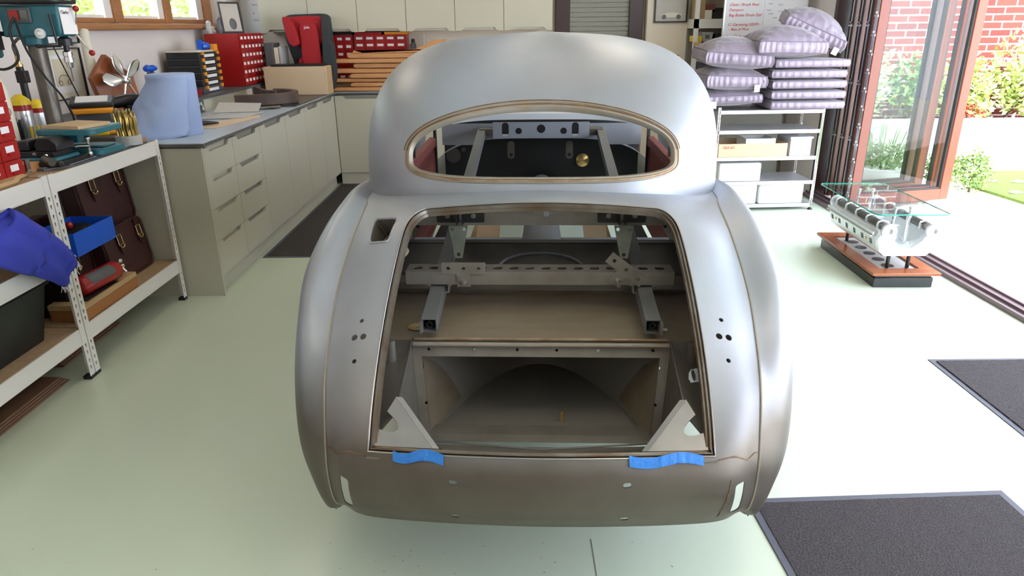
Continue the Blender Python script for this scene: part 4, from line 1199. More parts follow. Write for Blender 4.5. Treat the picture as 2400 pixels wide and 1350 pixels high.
# ---- whiteboard and the rack behind
t = thing('whiteboard', 'whiteboard covered in red handwriting behind the cushions', 'whiteboard', (2.34, 6.80, 1.1))
obj('board', bx(1.965, 2.70, 6.80, 6.815, 1.1, 2.05), 'paper_white', t)
mb = MB(); mb.box(1.955, 1.967, 6.79, 6.82, 1.1, 2.05); mb.box(2.698, 2.71, 6.79, 6.82, 1.1, 2.05)
obj('frame', mb, 'aluminium', t)
for s_, x, z in (('Clean / Brush Rear', 2.0, 1.645), ('Dampers', 2.0, 1.60), ('Bag Brake Drum Def', 2.0, 1.555), ('Ci Caroming 200/Pr', 2.0, 1.475), ('- Ben of Moir', 2.01, 1.435), ('Axle Nuts', 1.99, 1.375)):
    text(s_, .035, 'ink_red', (x, 6.797, z), (1, 0, 0), (0, 0, 1), t, shear=.3)
obj('paper_sheet', bx(2.32, 2.66, 6.792, 6.799, 1.47, 1.85), 'paper_white', t)
for k, (x, z) in enumerate(((2.35, 1.655), (2.44, 1.645), (2.34, 1.60), (2.45, 1.59), (2.36, 1.57), (2.55, 1.58), (2.40, 1.535), (2.5, 1.52))):
    text('note', .022, 'ink_grey', (x, 6.79, z), (1, 0, 0), (0, 0, 1), t, shear=.3)
one('partition_panel', 'grey board panel standing on the floor behind the metal shelf', 'panel', bx(1.85, 2.62, 6.84, 6.87, 0, 1.08), 'cabinet_recess')
t = thing('storage_rack', 'off white storage rack between the beige pillar and the whiteboard', 'rack', (1.98, 7.4, 0))
for x in (1.82, 2.74):
    for y in (7.22, 7.60): obj('upright', bx(x-.02, x+.02, y-.02, y+.02, 0, 2.2), 'rack_paint', t)
for z in (.3, .9, 1.455): obj('shelf_board', bx(1.80, 2.76, 7.20, 7.62, z, z+.085), 'rack_paint', t)
G3 = 'boxes on the storage rack'
for a, nm, lab, mt_ in (((1.83, 1.90, 7.24, 7.5, 1.541, 1.72), 'brown_box', 'tall brown box on the rack next to the pillar', 'cardboard'),
    ((1.90, 1.97, 7.24, 7.5, 1.541, 1.62), 'white_carton', 'small white carton beside the tall brown box', 'cream'),
    ((1.90, 2.0, 7.26, 7.5, 1.621, 1.67), 'red_box', 'flat dark red box on the white carton', 'red_primer'),
    ((1.975, 2.09, 7.24, 7.5, 1.541, 1.60), 'black_tray', 'black tray on the rack near the whiteboard', 'black'),
    ((2.005, 2.09, 7.28, 7.5, 1.601, 1.64), 'black_tray', 'second black tray resting on the lower black tray', 'black'),
    ((2.092, 2.13, 7.24, 7.5, 1.541, 1.61), 'yellow_box', 'small yellow box at the whiteboard edge', 'orange'),
    ((1.90, 2.2, 7.30, 7.5, 1.72, 1.9), 'olive_box', 'olive brown box at the top of the rack', 'chipboard'),
    ((1.80, 1.86, 7.12, 7.19, 1.22, 1.33), 'cardboard_box', 'small cardboard box under the yellow label', 'cardboard')):
    one(nm, lab, 'box', bx(*a), mt_, None, bevel=.003)
t = thing('yellow_bin', 'yellow labelled bin on the rack under the shelf beam', 'bin', (1.84, 7.3, 1.33))
obj('bin', bx(1.82, 1.885, 7.22, 7.45, 1.331, 1.385), 'yellow', t)
for k in range(3):
    t = thing('drawer_bin', ('top', 'middle', 'bottom')[k]+' grey plastic drawer bin of the stack on the rack', 'bin', (1.94, 7.3, 1.35-.1*k), 0, 'grey plastic bins on the rack')
    mb = MB(); mb.prism([(0, 0), (.09, 0), (.1, .085), (-.01, .085)], (1.90, 7.25, 1.335-.098*k), (1, 0, 0), (0, 0, 1), (0, .2, 0)); obj('bin', mb, 'grey_plastic', t)
    obj('label_holder', bx(1.925, 1.965, 7.243, 7.25, 1.36-.098*k, 1.395-.098*k), 'dark_grey', t)
one('equipment_case', 'black equipment case under the shelf beam of the rack', 'case', bx(2.02, 2.6, 7.25, 7.55, .99, 1.40), 'black')
one('dark_carton', 'dark box carrying the grey bins on the rack', 'box', bx(1.83, 2.0, 7.22, 7.5, .986, 1.135), 'dark_grey')

# ================================================================ engine table
ex, ey = 2.36, 4.32
et = thing('engine_table', 'glass topped table made from a silver engine head on a wooden plinth', 'table', (ex, ey, 0))
er = math.radians(-2)
EM = Matrix.Translation(V((ex, ey, 0))) @ Matrix.Rotation(er, 4, 'Z')
def ee(mb): return mb.tf(EM)
obj('plinth', ee(bx(-.175, .175, -.41, .41, 0, .062)), 'black_gloss', et, bevel=.004)
obj('plinth_step', ee(bx(-.165, .165, -.40, .40, .062, .082)), 'black_gloss', et)
mb = MB(); o_, i_ = (.20, .44), (.115, .345)
for z0, z1 in ((.082, .100),):
    mb.box(-o_[0], o_[0], -o_[1], -i_[1], z0, z1); mb.box(-o_[0], o_[0], i_[1], o_[1], z0, z1); mb.box(-o_[0], -i_[0], -i_[1], i_[1], z0, z1); mb.box(i_[0], o_[0], -i_[1], i_[1], z0, z1)
obj('wooden_frame', ee(mb), 'mahogany', et, bevel=.003)
inset = obj('display_inset', ee(bx(-.115, .115, -.345, .345, .082, .088)), 'grey_plastic', et)
for k in range(5):
    mb = MB(); mb.prism(disc(.036, 20), (-.03, -.26+.125*k, .0885), (1, 0, 0), (0, 1, 0), (0, 0, .002)); obj('gasket_ring', ee(mb), 'iron', inset)
for x in (-.06, .06):
    for y in (-.31, .27):
        mb = MB(); mb.cyl((x, y, .088), (x, y, .20), .011, n=12); obj('leg', ee(mb), 'black_gloss', et)
# V shaped casting: cross section lofted in y
sec_ = [(-.13, .185), (.13, .185), (.165, .215), (.185, .30), (.165, .335), (.125, .345), (.095, .285), (.035, .235), (-.035, .235), (-.095, .285), (-.125, .345), (-.165, .335), (-.185, .30), (-.165, .215)]
mb = MB(); mb.loops([[P((x*k, y, .2+(z-.2)*k)) for x, z in sec_] for y, k in ((-.37, .93), (-.355, 1), (.33, 1), (.345, .95))])
mc = MB()
for k in range(6):
    mc.obox((-.176, -.29+.115*k, .258), .05, .036, .036, (.97, 0, .23), (0, 1, 0))
blk = obj('engine_block', ee(mb), 'cast_alu', et, cuts=mc.tf(EM), bevel=.0)
for k in range(6):
    mb = MB(); mb.obox((-.160, -.29+.115*k, .262), .01, .038, .038, (.97, 0, .23), (0, 1, 0)); obj('port', ee(mb), 'dark_grey', blk)
for k in (0, 4):
    mb = MB(); mb.cyl((-.168, -.232+.115*k, .262), (-.180, -.232+.115*k, .259), .010, n=12); obj('core_plug', ee(mb), 'brass', blk)
mb = MB(); mb.box(-.205, -.195, -.34, .33, .30, .306); mb.obox((-.19, 0, .318), .008, .68, .02, (1, 0, 0), (0, 1, 0)); obj('side_rail', ee(mb), 'aluminium', et)
for sx in (-1, 1):
    mb = MB(); mb.cyl((sx*.125, -.33, .355), (sx*.125, .33, .355), .024, n=18); cs = obj('camshaft', ee(mb), 'steel_worn', et)
    for k in range(5):
        y = -.30+.15*k; mb = MB(); mb.box(sx*.125-.034, sx*.125+.034, y-.008, y+.008, .335, .362)
        mb.tube([(sx*.125+.032*math.cos(a), y, .362+.022*math.sin(a)) for a in frange(0, PI, 6)], .006, 6); obj('bearing_cap', ee(mb), 'cast_alu', cs)
        for s2 in (-1, 1):
            mb = MB(); mb.lathe([(.007, 0), (.007, .006), (.004, .008), (.0035, .015), (.002, .016)], (sx*.125+s2*.030, y, .368), 8); obj('nut', ee(mb), 'chrome', cs)
    for y0 in (-.375, .345):
        mb = MB(); mb.lathe([(.040, 0), (.044, .006), (.044, .024), (.03, .03), (.018, .03), (.018, .01), (.002, .01)], (sx*.128, y0, .345), 22, (0, 1 if y0 > 0 else -1, 0)); obj('end_housing', ee(mb), 'cast_alu', et)
mb = MB()
for k in range(12): mb.lathe([(.008, 0), (.008, .02), (.004, .026)], ((-.05 if k % 2 else .05), -.31+.052*k, .236), 8)
obj('valley_stud', ee(mb), 'chrome', et)
for k in range(3):
    mb = MB(); mb.lathe([(.03, 0), (.032, .03), (.022, .05), (.022, .09), (.026, .095)], (0, -.2+.2*k, .235), 16); obj('carburettor_stub', ee(mb), 'cast_alu', et)
for x in (-.045, .045):
    for y in (-.26, .24):
        mb = MB(); mb.lathe([(.011, 0), (.011, .165), (.007, .168), (.007, .205), (.012, .206), (.012, .218), (.010, .220)], (x, y, .24), 12); obj('pillar', ee(mb), 'chrome', et)
mb = MB(); gp = rrect(.43, .86, .035, 5); mb.prism(gp, (-.02, .0, .449), (1, 0, 0), (0, 1, 0), (0, 0, .008))
gt = obj('glass_top', ee(mb), 'table_glass', et, sm=30)
mb = MB(); mb.loops([[P((x*k-.02, y*(1+(k-1)*.5), z)) for x, y in gp] for k, z in ((1.001, .449), (1.006, .453), (1.001, .457))], cap=False)
obj('glass_edge', ee(mb), 'glass_edge', gt)

# ================================================================ things on the worktop and the ledge
def drawer_unit(nm, lab, x0, x1, yf, y1, z0, z1, nx, nz, face='-y', skip=(), mt_='red_plastic', group=None, lw=.55):
    """cabinet of small drawers; face '-y' (front at yf) or '+x' (front at x = x1)"""
    t = thing(nm, lab, 'drawer cabinet', ((x0+x1)/2, (yf+y1)/2, z0), 0, group)
    if face == '-y':
        obj('housing', bx(x0, x1, yf+.006, y1, z0, z1), mt_, t)
        W = x1-x0; org = V((x0, yf, z0)); ax = V((1, 0, 0)); n = V((0, -1, 0))
    else:
        obj('housing', bx(x0, x1-.006, yf, y1, z0, z1), mt_, t)
        W = y1-yf; org = V((x1, yf, z0)); ax = V((0, 1, 0)); n = V((1, 0, 0))
    H = z1-z0; dw = (W-.012)/nx; dh = (H-.012)/nz
    for j in range(nz):
        for i in range(nx):
            c = org+ax*(.006+dw*(i+.5))+V((0, 0, .006+dh*(j+.5)))
            mb = MB(); mb.obox(c+n*.001, dw-.005, .010, dh-.006, ax, n, (0, 0, 1))
            mb.obox(c+n*.009-V((0, 0, dh*.18)), dw*.34, .010, dh*.10, ax, n, (0, 0, 1))
            d = obj('drawer', mb, mt_, t)
            mb = MB(); mb.obox(c+n*.0065+V((0, 0, dh*.08)), dw*lw, .002, dh*.34, ax, n, (0, 0, 1)); obj('label_strip', mb, 'paper_white', d)
    return t
drawer_unit('drawer_cabinet', 'tall red cabinet of small labelled drawers in the far left corner', -2.66, -2.36, 6.46, 7.10, 1.02, 1.46, 7, 6, '+x')
drawer_unit('drawer_cabinet', 'red drawer cabinet on the back worktop above the timber', -1.56, -1.03, 7.42, 7.6, 1.16, 1.43, 5, 4, lw=.6)
drawer_unit('drawer_cabinet', 'narrower red drawer cabinet between the child seat and the timber', -1.84, -1.57, 7.44, 7.6, .98, 1.43, 3, 6, lw=.55)
one('support_crate', 'wooden crate carrying the red drawer cabinet behind the timber', 'crate', bx(-1.54, -1.03, 7.42, 7.6, .91, 1.159), 'plywood')
one('support_block', 'block under the narrow red drawer cabinet', 'block', bx(-1.84, -1.57, 7.46, 7.6, .91, .979), 'plywood')
one('red_tray', 'faded red tray on top of the red drawer cabinet', 'tray', bx(-1.55, -1.28, 7.43, 7.58, 1.431, 1.455), 'red_plastic', bevel=.003)
one('yellow_tray', 'yellow tray on top of the red drawer cabinet under the wall cabinets', 'tray', bx(-1.25, -1.01, 7.42, 7.58, 1.431, 1.456), 'orange', bevel=.003)
one('black_strap', 'flat black case on top of the narrow red cabinet', 'case', bx(-1.80, -1.58, 7.44, 7.58, 1.431, 1.452), 'black')
t = thing('spray_can', 'dark spray can with yellow label right of the red drawers', 'can', (-.97, 7.46, .91))
mb = MB(); mb.lathe([(.03, 0), (.03, .42), (.02, .44)], (-.97, 7.46, .911), 16); obj('can', mb, 'dark_grey', t)
mb = MB(); mb.lathe([(.0305, .28), (.0305, .38)], (-.97, 7.46, .911), 16); obj('label_band', mb, 'olive_plate', t)
mb = MB(); mb.lathe([(.018, .44), (.018, .47), (.01, .475)], (-.97, 7.46, .911), 12); obj('cap', mb, 'black', t)
one('small_bottle', 'small clear bottle with a blue top beside the spray can', 'bottle', MB().lathe([(.02, 0), (.022, .40), (.008, .43), (.008, .48), (.003, .52)], (-.86, 7.46, .911), 12), 'clear_plastic')
# timber stack: nine shaped ash members with rounded ends
wl = [(-1.77, .915, .95), (-1.56, .955, .993), (-1.765, .998, 1.032), (-1.555, 1.036, 1.078), (-1.76, 1.083, 1.125), (-1.52, 1.13, 1.172), (-1.765, 1.177, 1.215), (-1.57, 1.220, 1.266)]
wn = ['bottom timber of the stack on the back worktop', 'second timber from the bottom, its end set back', 'third timber from the bottom reaching to the cardboard box', 'fourth timber from the bottom, set back', 'fifth timber from the bottom reaching far left', 'sixth timber from the bottom, brighter with a squared end', 'seventh timber with a broad rounded end reaching far left', 'eighth timber near the top of the stack, its end set back']
for k, (x0, z0, z1) in enumerate(wl):
    mb = MB(); h = z1-z0; pts = []
    y0 = 7.08+.012*(k % 3); 
    for i in range(7): a = PI/2+PI*i/6; pts.append((x0+h*.8+h*.8*math.cos(a), (z0+z1)/2+h/2*math.sin(a)))
    x1 = -.45+.03*(k % 4); b = .012*math.sin(k*2.1)
    pts += [((x0+x1)/2, z0+b*0), (x1, z0), (x1, z1), ((x0+x1)/2, z1-abs(b)*.4)]
    mb.prism(pts, (0, y0, 0), (1, 0, 0), (0, 0, 1), (0, .13+.02*(k % 2), 0))
    one('timber_member', wn[k], 'timber', mb, 'beech', 'shaped timbers stacked on the back worktop', bevel=.004)
mb = MB(); mb.prism([(-1.52, 1.268), (-1.50, 1.295), (-1.42, 1.272), (-1.2, 1.285), (-.9, 1.30), (-.72, 1.385), (-.70, 1.375), (-.60, 1.385), (-.62, 1.35), (-.50, 1.30), (-.50, 1.268)], (0, 7.10, 0), (1, 0, 0), (0, 0, 1), (0, .05, 0))
one('timber_member', 'curved pointed timber lying on top of the stack', 'timber', mb, 'beech', 'shaped timbers stacked on the back worktop', bevel=.003)
# cardboard box and black board on it
t = thing('cardboard_box', 'plain brown cardboard box at the corner of the worktop', 'box', (-1.98, 6.75, .918))
cbm = Matrix.Translation(V((-1.98, 6.80, .918))) @ Matrix.Rotation(.0, 4, 'Z')
obj('carton', bx(-2.27, -1.69, 6.72, 6.92, .917, 1.168), 'cardboard_pale', t, bevel=.003)
obj('end_face', bx(-1.69, -1.688, 6.725, 6.915, .919, 1.166), 'cardboard', t)
one('black_board', 'flat black board lying on the cardboard box under the child seat', 'board', bx(-2.20, -1.72, 6.73, 6.93, 1.169, 1.186), 'black')
# child seat standing behind the box
t = thing('child_seat', 'black and red child car seat standing on the worktop corner', 'child seat', (-1.93, 7.15, .91))
def shell(pts, y0, y1, mt_, nm, bev=.02, par=None):
    mb = MB(); mb.prism(pts, (0, y1, 0), (1, 0, 0), (0, 0, 1), (0, y0-y1, 0)); return obj(nm, mb, mt_, par or t, bevel=bev, sm=50)
def rnd_(q, r=.22): return [(p.x, p.y) for p in rpoly([V((a, b, 0)) for a, b in q], r, 5)]
shell(rnd_([(-2.15, 1.62), (-1.72, 1.63), (-1.71, 1.40), (-1.76, 1.18), (-1.76, .95), (-2.08, .95), (-2.10, 1.18), (-2.16, 1.40)]), 7.12, 7.24, 'grey_fabric', 'shell', .03)
hr = shell(rnd_([(-2.12, 1.60), (-1.77, 1.61), (-1.765, 1.40), (-1.80, 1.34), (-2.02, 1.33), (-2.09, 1.38)], .25), 7.05, 7.12, 'red_fabric', 'headrest', .02)
shell(rnd_([(-2.13, 1.60), (-2.06, 1.60), (-2.01, 1.50), (-1.985, 1.36), (-2.04, 1.33), (-2.09, 1.37)], .3), 6.98, 7.08, 'red_fabric', 'left_wing', .02)
shell(rnd_([(-1.76, 1.60), (-1.715, 1.58), (-1.70, 1.36), (-1.78, 1.28)], .25), 7.0, 7.10, 'grey_fabric', 'right_wing', .02)
shell(rnd_([(-1.985, 1.54), (-1.815, 1.54), (-1.80, 1.20), (-1.82, 1.16), (-1.97, 1.16), (-1.985, 1.20)], .2), 7.02, 7.06, 'red_fabric', 'back_pad', .012)
shell(rnd_([(-2.03, 1.24), (-1.76, 1.24), (-1.74, .93), (-2.05, .93)], .2), 7.04, 7.11, 'red_fabric', 'seat_pad', .02)
shell(rnd_([(-1.77, 1.40), (-1.68, 1.38), (-1.67, 1.1), (-1.71, .93), (-1.80, .93)], .25), 6.99, 7.12, 'grey_fabric', 'armrest', .02)
text('Joie', .035, 'paper_white', (-1.935, 7.018, 1.495), (1, 0, 0), (0, 0, 1), t)
# books / folders at the corner
for k, (x0, x1, z1, m_, lab) in enumerate(((-2.32, -2.24, 1.37, 'dark_grey', 'dark lever folder left of the child seat'), (-2.235, -2.195, 1.33, 'cream', 'cream folder standing left of the child seat'), (-2.19, -2.165, 1.34, 'grey_plastic', 'thin grey folder touching the child seat'))):
    one('folder', lab, 'folder', bx(x0, x1, 6.98, 7.2, .911, z1), m_, 'folders beside the child seat', bevel=.004)
# ledge: stack of black trays with yellow clips
base = 1.019
for k in range(6):
    z0 = base+.052*k; last = k == 0
    t = thing('parts_case', ('bottom dark blue parts case', 'second black parts case', 'third black parts case', 'fourth black parts case', 'fifth black parts case', 'topmost black parts case')[k]+' of the stack on the ledge', 'case', (-2.55, 5.95, z0), 0, 'black parts cases stacked on the ledge')
    obj('case', bx(-2.69, -2.43, 5.75, 6.15, z0, z0+.046), 'mat_border' if last else 'crate_black', t, bevel=.004)
    obj('lid', bx(-2.692, -2.425, 5.748, 6.152, z0+.046, z0+.051), 'dark_grey', t)
    obj('label_strip', bx(-2.43, -2.424, 5.84, 6.03, z0+.012, z0+.034), 'paper_white', t)
    for y in (5.80, 6.10): obj('clip', bx(-2.43, -2.415, y-.018, y+.018, z0+.030, z0+.056 if k < 5 else z0+.05), 'orange', t)
one('magazine', 'open magazine lying on top of the black parts cases', 'magazine', bx(-2.68, -2.44, 5.74, 6.1, base+.312, base+.322), 'cream')
mb = MB(); mb.ball((-2.50, 6.05, base+.352), .05, 10, 1, 1.2, .6); mb.box(-2.53, -2.50, 5.98, 6.02, base+.325, base+.40)
one('blue_clamp', 'blue plastic clamp on the parts cases by the red cabinet', 'tool', mb, 'blue_plastic')
one('small_yellow_box', 'little yellow box on the parts cases beside the blue clamp', 'box', bx(-2.46, -2.43, 6.06, 6.14, base+.314, base+.365), 'orange')
t = thing('red_tool_tray', 'red tray of oddments on the ledge beside the blue paper roll', 'tray', (-2.50, 5.42, base))
mb = MB(); mb.loops([[P((x, y, z)) for x, y in q] for q, z in (([(-2.6, 5.28), (-2.40, 5.28), (-2.40, 5.6), (-2.6, 5.6)], base), ([(-2.62, 5.26), (-2.38, 5.26), (-2.38, 5.62), (-2.62, 5.62)], base+.045))]); obj('tray', mb, 'red_plastic', t)
one('tape_roll', 'black coiled cable lying in the red tool tray', 'cable', MB().tube([(-2.48+.05*math.cos(a), 5.48+.07*math.sin(a), base+.060+.002*a) for a in frange(0, 12, 60)], .008, 6), 'black')
mb = MB(); rnd = random.Random(3)
for k in range(9): mb.tube(smooth_path([(-2.46+rnd.uniform(-.03, .03), 5.18+rnd.uniform(-.03, .04), base+.005+.015*j+rnd.uniform(0, .01)) for j in range(6)], 3), .003, 5)
one('brass_fittings', 'tangle of brass coloured fittings right of the blue paper roll', 'fittings', mb, 'gold')
one('yellow_spool', 'small yellow spool by the brass fittings', 'spool', MB().lathe([(.02, 0), (.02, .06), (.012, .065)], (-2.42, 5.20, base+.03), 12, (.3, 1, .1)), 'yellow')
# framed picture and bits on the red cabinet
t = thing('picture_frame', 'black framed photo leaning on top of the corner red cabinet', 'picture', (-2.5, 6.9, 1.462))
fm = Matrix.Translation(V((-2.54, 6.85, 1.462))) @ Matrix.Rotation(math.radians(50), 4, 'Z') @ Matrix.Rotation(math.radians(-8), 4, 'X')
mb = MB(); 
for a in ((-.105, .105, 0, .015), (-.105, .105, .255, .27), (-.105, -.09, .015, .255), (.09, .105, .015, .255)): mb.box(a[0], a[1], -.012, .006, a[2], a[3])
obj('frame', mb.tf(fm), 'black', t)
obj('print', bx(-.09, .09, -.004, .004, .015, .255).tf(fm), 'print_grey', t)
mb = MB(); mb.ball((.01, -.006, .08), .045, 12, .8, .1, 1.1); obj('printed_figure', mb.tf(fm), 'dark_grey', t)
for k, (x, y, h, m_, lab) in enumerate(((-2.62, 6.50, .11, 'grey_plastic', 'small grey box on the red corner cabinet'), (-2.55, 6.56, .14, 'dark_grey', 'dark figurine on the red corner cabinet'), (-2.64, 6.62, .06, 'cream', 'cream card on the red corner cabinet'))):
    one('ornament', lab, 'ornament', MB().lathe([(.022, 0), (.03, h*.3), (.02, h*.7), (.024, h*.85), (.004, h)], (x, y, 1.461), 10), m_)
# curved leather straps, open card folder, tools on the worktop
t = thing('shoe_brake_assembly', 'dark brown curved belt shaped brake band lying on the worktop', 'band', (-2.0, 6.1, .916))
mb = MB()
def band(pts, w_, th, mt_, nm):
    pts = smooth_path(pts, 5); ls = []
    for i, p in enumerate(pts):
        d = (pts[min(i+1, len(pts)-1)]-pts[max(i-1, 0)]); n = V((d.y, -d.x, 0)).normalized()
        ls.append([p+n*th/2, p-n*th/2, p-n*th/2+V((0, 0, w_)), p+n*th/2+V((0, 0, w_))])
    m_ = MB(); m_.loops(ls); return obj(nm, m_, mt_, t, bevel=.004)
band([(-2.15, 5.62, .93), (-1.95, 5.68, .93), (-1.80, 5.82, .93), (-1.78, 6.0, .93), (-1.90, 6.18, .93), (-2.02, 6.16, .935)], .085, .04, 'leather_belt', 'outer_band')
band([(-2.24, 6.35, .93), (-2.12, 6.15, .93), (-2.02, 5.98, .93), (-1.92, 5.92, .93)], .095, .03, 'leather_belt', 'inner_band')
obj('base_plate', bx(-2.22, -1.84, 5.58, 5.80, .916, .928), 'iron', t)
mb = MB(); mb.cyl((-2.05, 5.45, .925), (-1.80, 5.62, .925), .010); obj('rod', mb, 'steel_worn', t)
t = thing('card_folder', 'open grey card folder lying on the worktop', 'folder', (-2.05, 5.0, .91))
mb = MB(); mb.loops([[P(p) for p in q] for q in ([(-2.2, 4.95, .912), (-1.88, 5.0, .912), (-1.84, 5.36, .912), (-2.14, 5.35, .912)], [(-2.2, 4.95, .916), (-1.88, 5.0, .916), (-1.84, 5.36, .916), (-2.14, 5.35, .916)])]); obj('lower_cover', mb, 'grey_plastic', t)
mb = MB(); mb.loops([[P(p) for p in q] for q in ([(-2.20, 5.30, .92), (-1.88, 5.34, .92), (-1.87, 5.40, .975), (-2.18, 5.38, .985)], [(-2.20, 5.304, .92), (-1.88, 5.344, .92), (-1.87, 5.404, .975), (-2.18, 5.384, .985)])]); obj('raised_flap', mb, 'print_grey', t)
one('card_sheet', 'brown card sheet under the open folder near the worktop edge', 'card', MB().loops([[P((x, y, z)) for x, y in ((-2.12, 4.45), (-1.86, 4.50), (-1.77, 5.05), (-1.83, 5.2), (-1.98, 4.9))] for z in (.9105, .9115)]), 'cardboard_pale')
one('hand_tool', 'small black hand tool beside the blue paper roll', 'tool', MB().tube([(-2.06, 4.55, .93), (-1.98, 4.62, .93), (-1.93, 4.70, .92)], [.022, .015, .006], 8), 'black')
# blue paper roll with hanging sheet
t = thing('paper_roll', 'big roll of blue workshop paper with a loose sheet on the worktop', 'paper roll', (-1.98, 4.25, .91))
mb = MB(); mb.lathe([(.03, 0), (.128, 0), (.130, .003), (.130, .345), (.126, .349), (.03, .349)], (-1.99, 4.27, .910), 40); obj('roll', mb, 'paper_blue', t)
mb = MB(); rows = []
for j in range(19):
    f = j/18; z = 1.255-f*.342; row = []
    for i in range(31):
        u = i/30; a = math.radians(-225+200*u)
        fl = max(0, f-.12)
        r = .1335+.004+fl*(.06*(1-u)**.6+.012*math.sin(u*9+f*4)*f+ .018*math.exp(-((u-.55)/.10)**2)*f)
        x = -1.99+r*math.cos(a)*(1+.0*u); y = 4.27+r*math.sin(a)
        x += (-.13*(1-u)**1.1-.02)*fl; y += (-.20*(1-u)**1.2-.05)*fl; cr_ = abs(noise.noise(V((u*4, f*4, 3.3))))*.045*f; x += .014*math.sin(f*7+u*5)*math.sin(PI*u)*f-cr_*.6; y -= cr_
        row.append(P((x, y, z+.012*math.sin(u*7)*(f > .95))))
    rows.append(row)
mb.grid(rows); obj('loose_sheet', mb, 'paper_blue', t, sm=180, solid=.001)
# blue plastic thing behind the roll
one('blue_grip', 'blue ridged plastic knob showing above the paper roll', 'tool', MB().tube([(-2.62+.0*k, 5.25+.03*k, 1.235+.004*math.sin(k*2)) for k in range(6)], [.018, .026, .020, .026, .02, .016], 10), 'blue_plastic')
one('tool_stand', 'dark upright stand carrying the blue grip behind the roll', 'stand', bx(-2.64, -2.60, 5.3, 5.34, 1.0185, 1.21), 'dark_grey')
# propeller on wedge board
t = thing('propeller_trophy', 'polished three blade propeller mounted on a brown wooden board', 'trophy', (-2.5, 4.5, 1.019))
pc = V((-2.44, 4.62, 1.205)); bd = V((.93, -.37, 0)).normalized(); bs = V((.37, .93, 0)).normalized()
mb = MB(); mb.prism([(-.19, .02), (-.06, .155), (.11, .02), (.15, -.215), (-.13, -.215)], pc-bd*.06, bs, (0, 0, 1), -bd*.04)
obj('board', mb, 'mahogany', t, bevel=.003)
hubm = MB(); hubm.lathe([(.012, -.05), (.026, -.045), (.026, .02), (.014, .022), (.014, .0)], pc+bd*.0, 18, bd); obj('hub', hubm, 'chrome', t)
for k, a in enumerate((112, 176, 42, 250, 300)):
    q = math.radians(a); ur = bs*math.cos(q)+V((0, 0, 1))*math.sin(q); us = bd*.3+(-bs*math.sin(q)+V((0, 0, 1))*math.cos(q))*.95
    L = .145 if k < 3 else .12; mb = MB(); rows = []
    for i in range(12):
        f = i/11; wv = (.012+.030*math.sin(PI*f**1.3)**.7 if f < .98 else .014) if k < 3 else .007
        rows.append([pc+ur*(.02+L*f)+us*wv*math.cos(b)+bd*(.004*math.sin(b)) for b in frange(0, 2*PI*11/12, 11)])
    mb.loops(rows); obj('blade', mb, 'chrome', t, sm=60)
# tube, pictures on the wall, cable
one('cardboard_tube', 'tall cream tube leaning on the wall behind the drill press', 'tube', MB().cyl((-2.57, 4.50, 1.02), (-2.68, 4.68, 1.50), .030, n=20), 'cream')
one('thin_rod', 'thin dark rod leaning against the wall beside the cream tube', 'rod', MB().cyl((-2.60, 4.40, 1.02), (-2.72, 4.40, 1.42), .004, n=8), 'iron')
mk('print_cream', (.70, .62, .46), .7, var=.3, vs=4)
t, BX = frame('picture_frame', 'framed ink drawing of an old car behind the drill press column', 4.30, 4.70, XW+.002, 1.10, 1.40, 'cream', 'black', .006, (1, 0, 0))
obj('mount', bx(XW+.010, XW+.012, 4.35, 4.64, 1.14, 1.36), 'paper_white', t)
pp = obj('drawing', bx(XW+.0125, XW+.014, 4.40, 4.56, 1.18, 1.34), 'print_cream', t)
mb = MB(); mb.tube(smooth_path([(XW+.016, 4.42, 1.20), (XW+.016, 4.44, 1.235), (XW+.016, 4.48, 1.245), (XW+.016, 4.53, 1.23), (XW+.016, 4.545, 1.205)]), .0015, 4); mb.tube([(XW+.016, 4.44+.014*math.cos(a), 1.20+.014*math.sin(a)) for a in frange(0, 6, 10)], .0015, 4); mb.tube([(XW+.016, 4.525+.014*math.cos(a), 1.20+.014*math.sin(a)) for a in frange(0, 6, 10)], .0015, 4); obj('ink_lines', mb, 'iron', t)
t, BX = frame('picture_frame', 'framed white print above the car drawing, half hidden by the drill', 4.30, 4.72, XW+.002, 1.425, 1.49, 'paper_white', 'black', .006, (1, 0, 0))

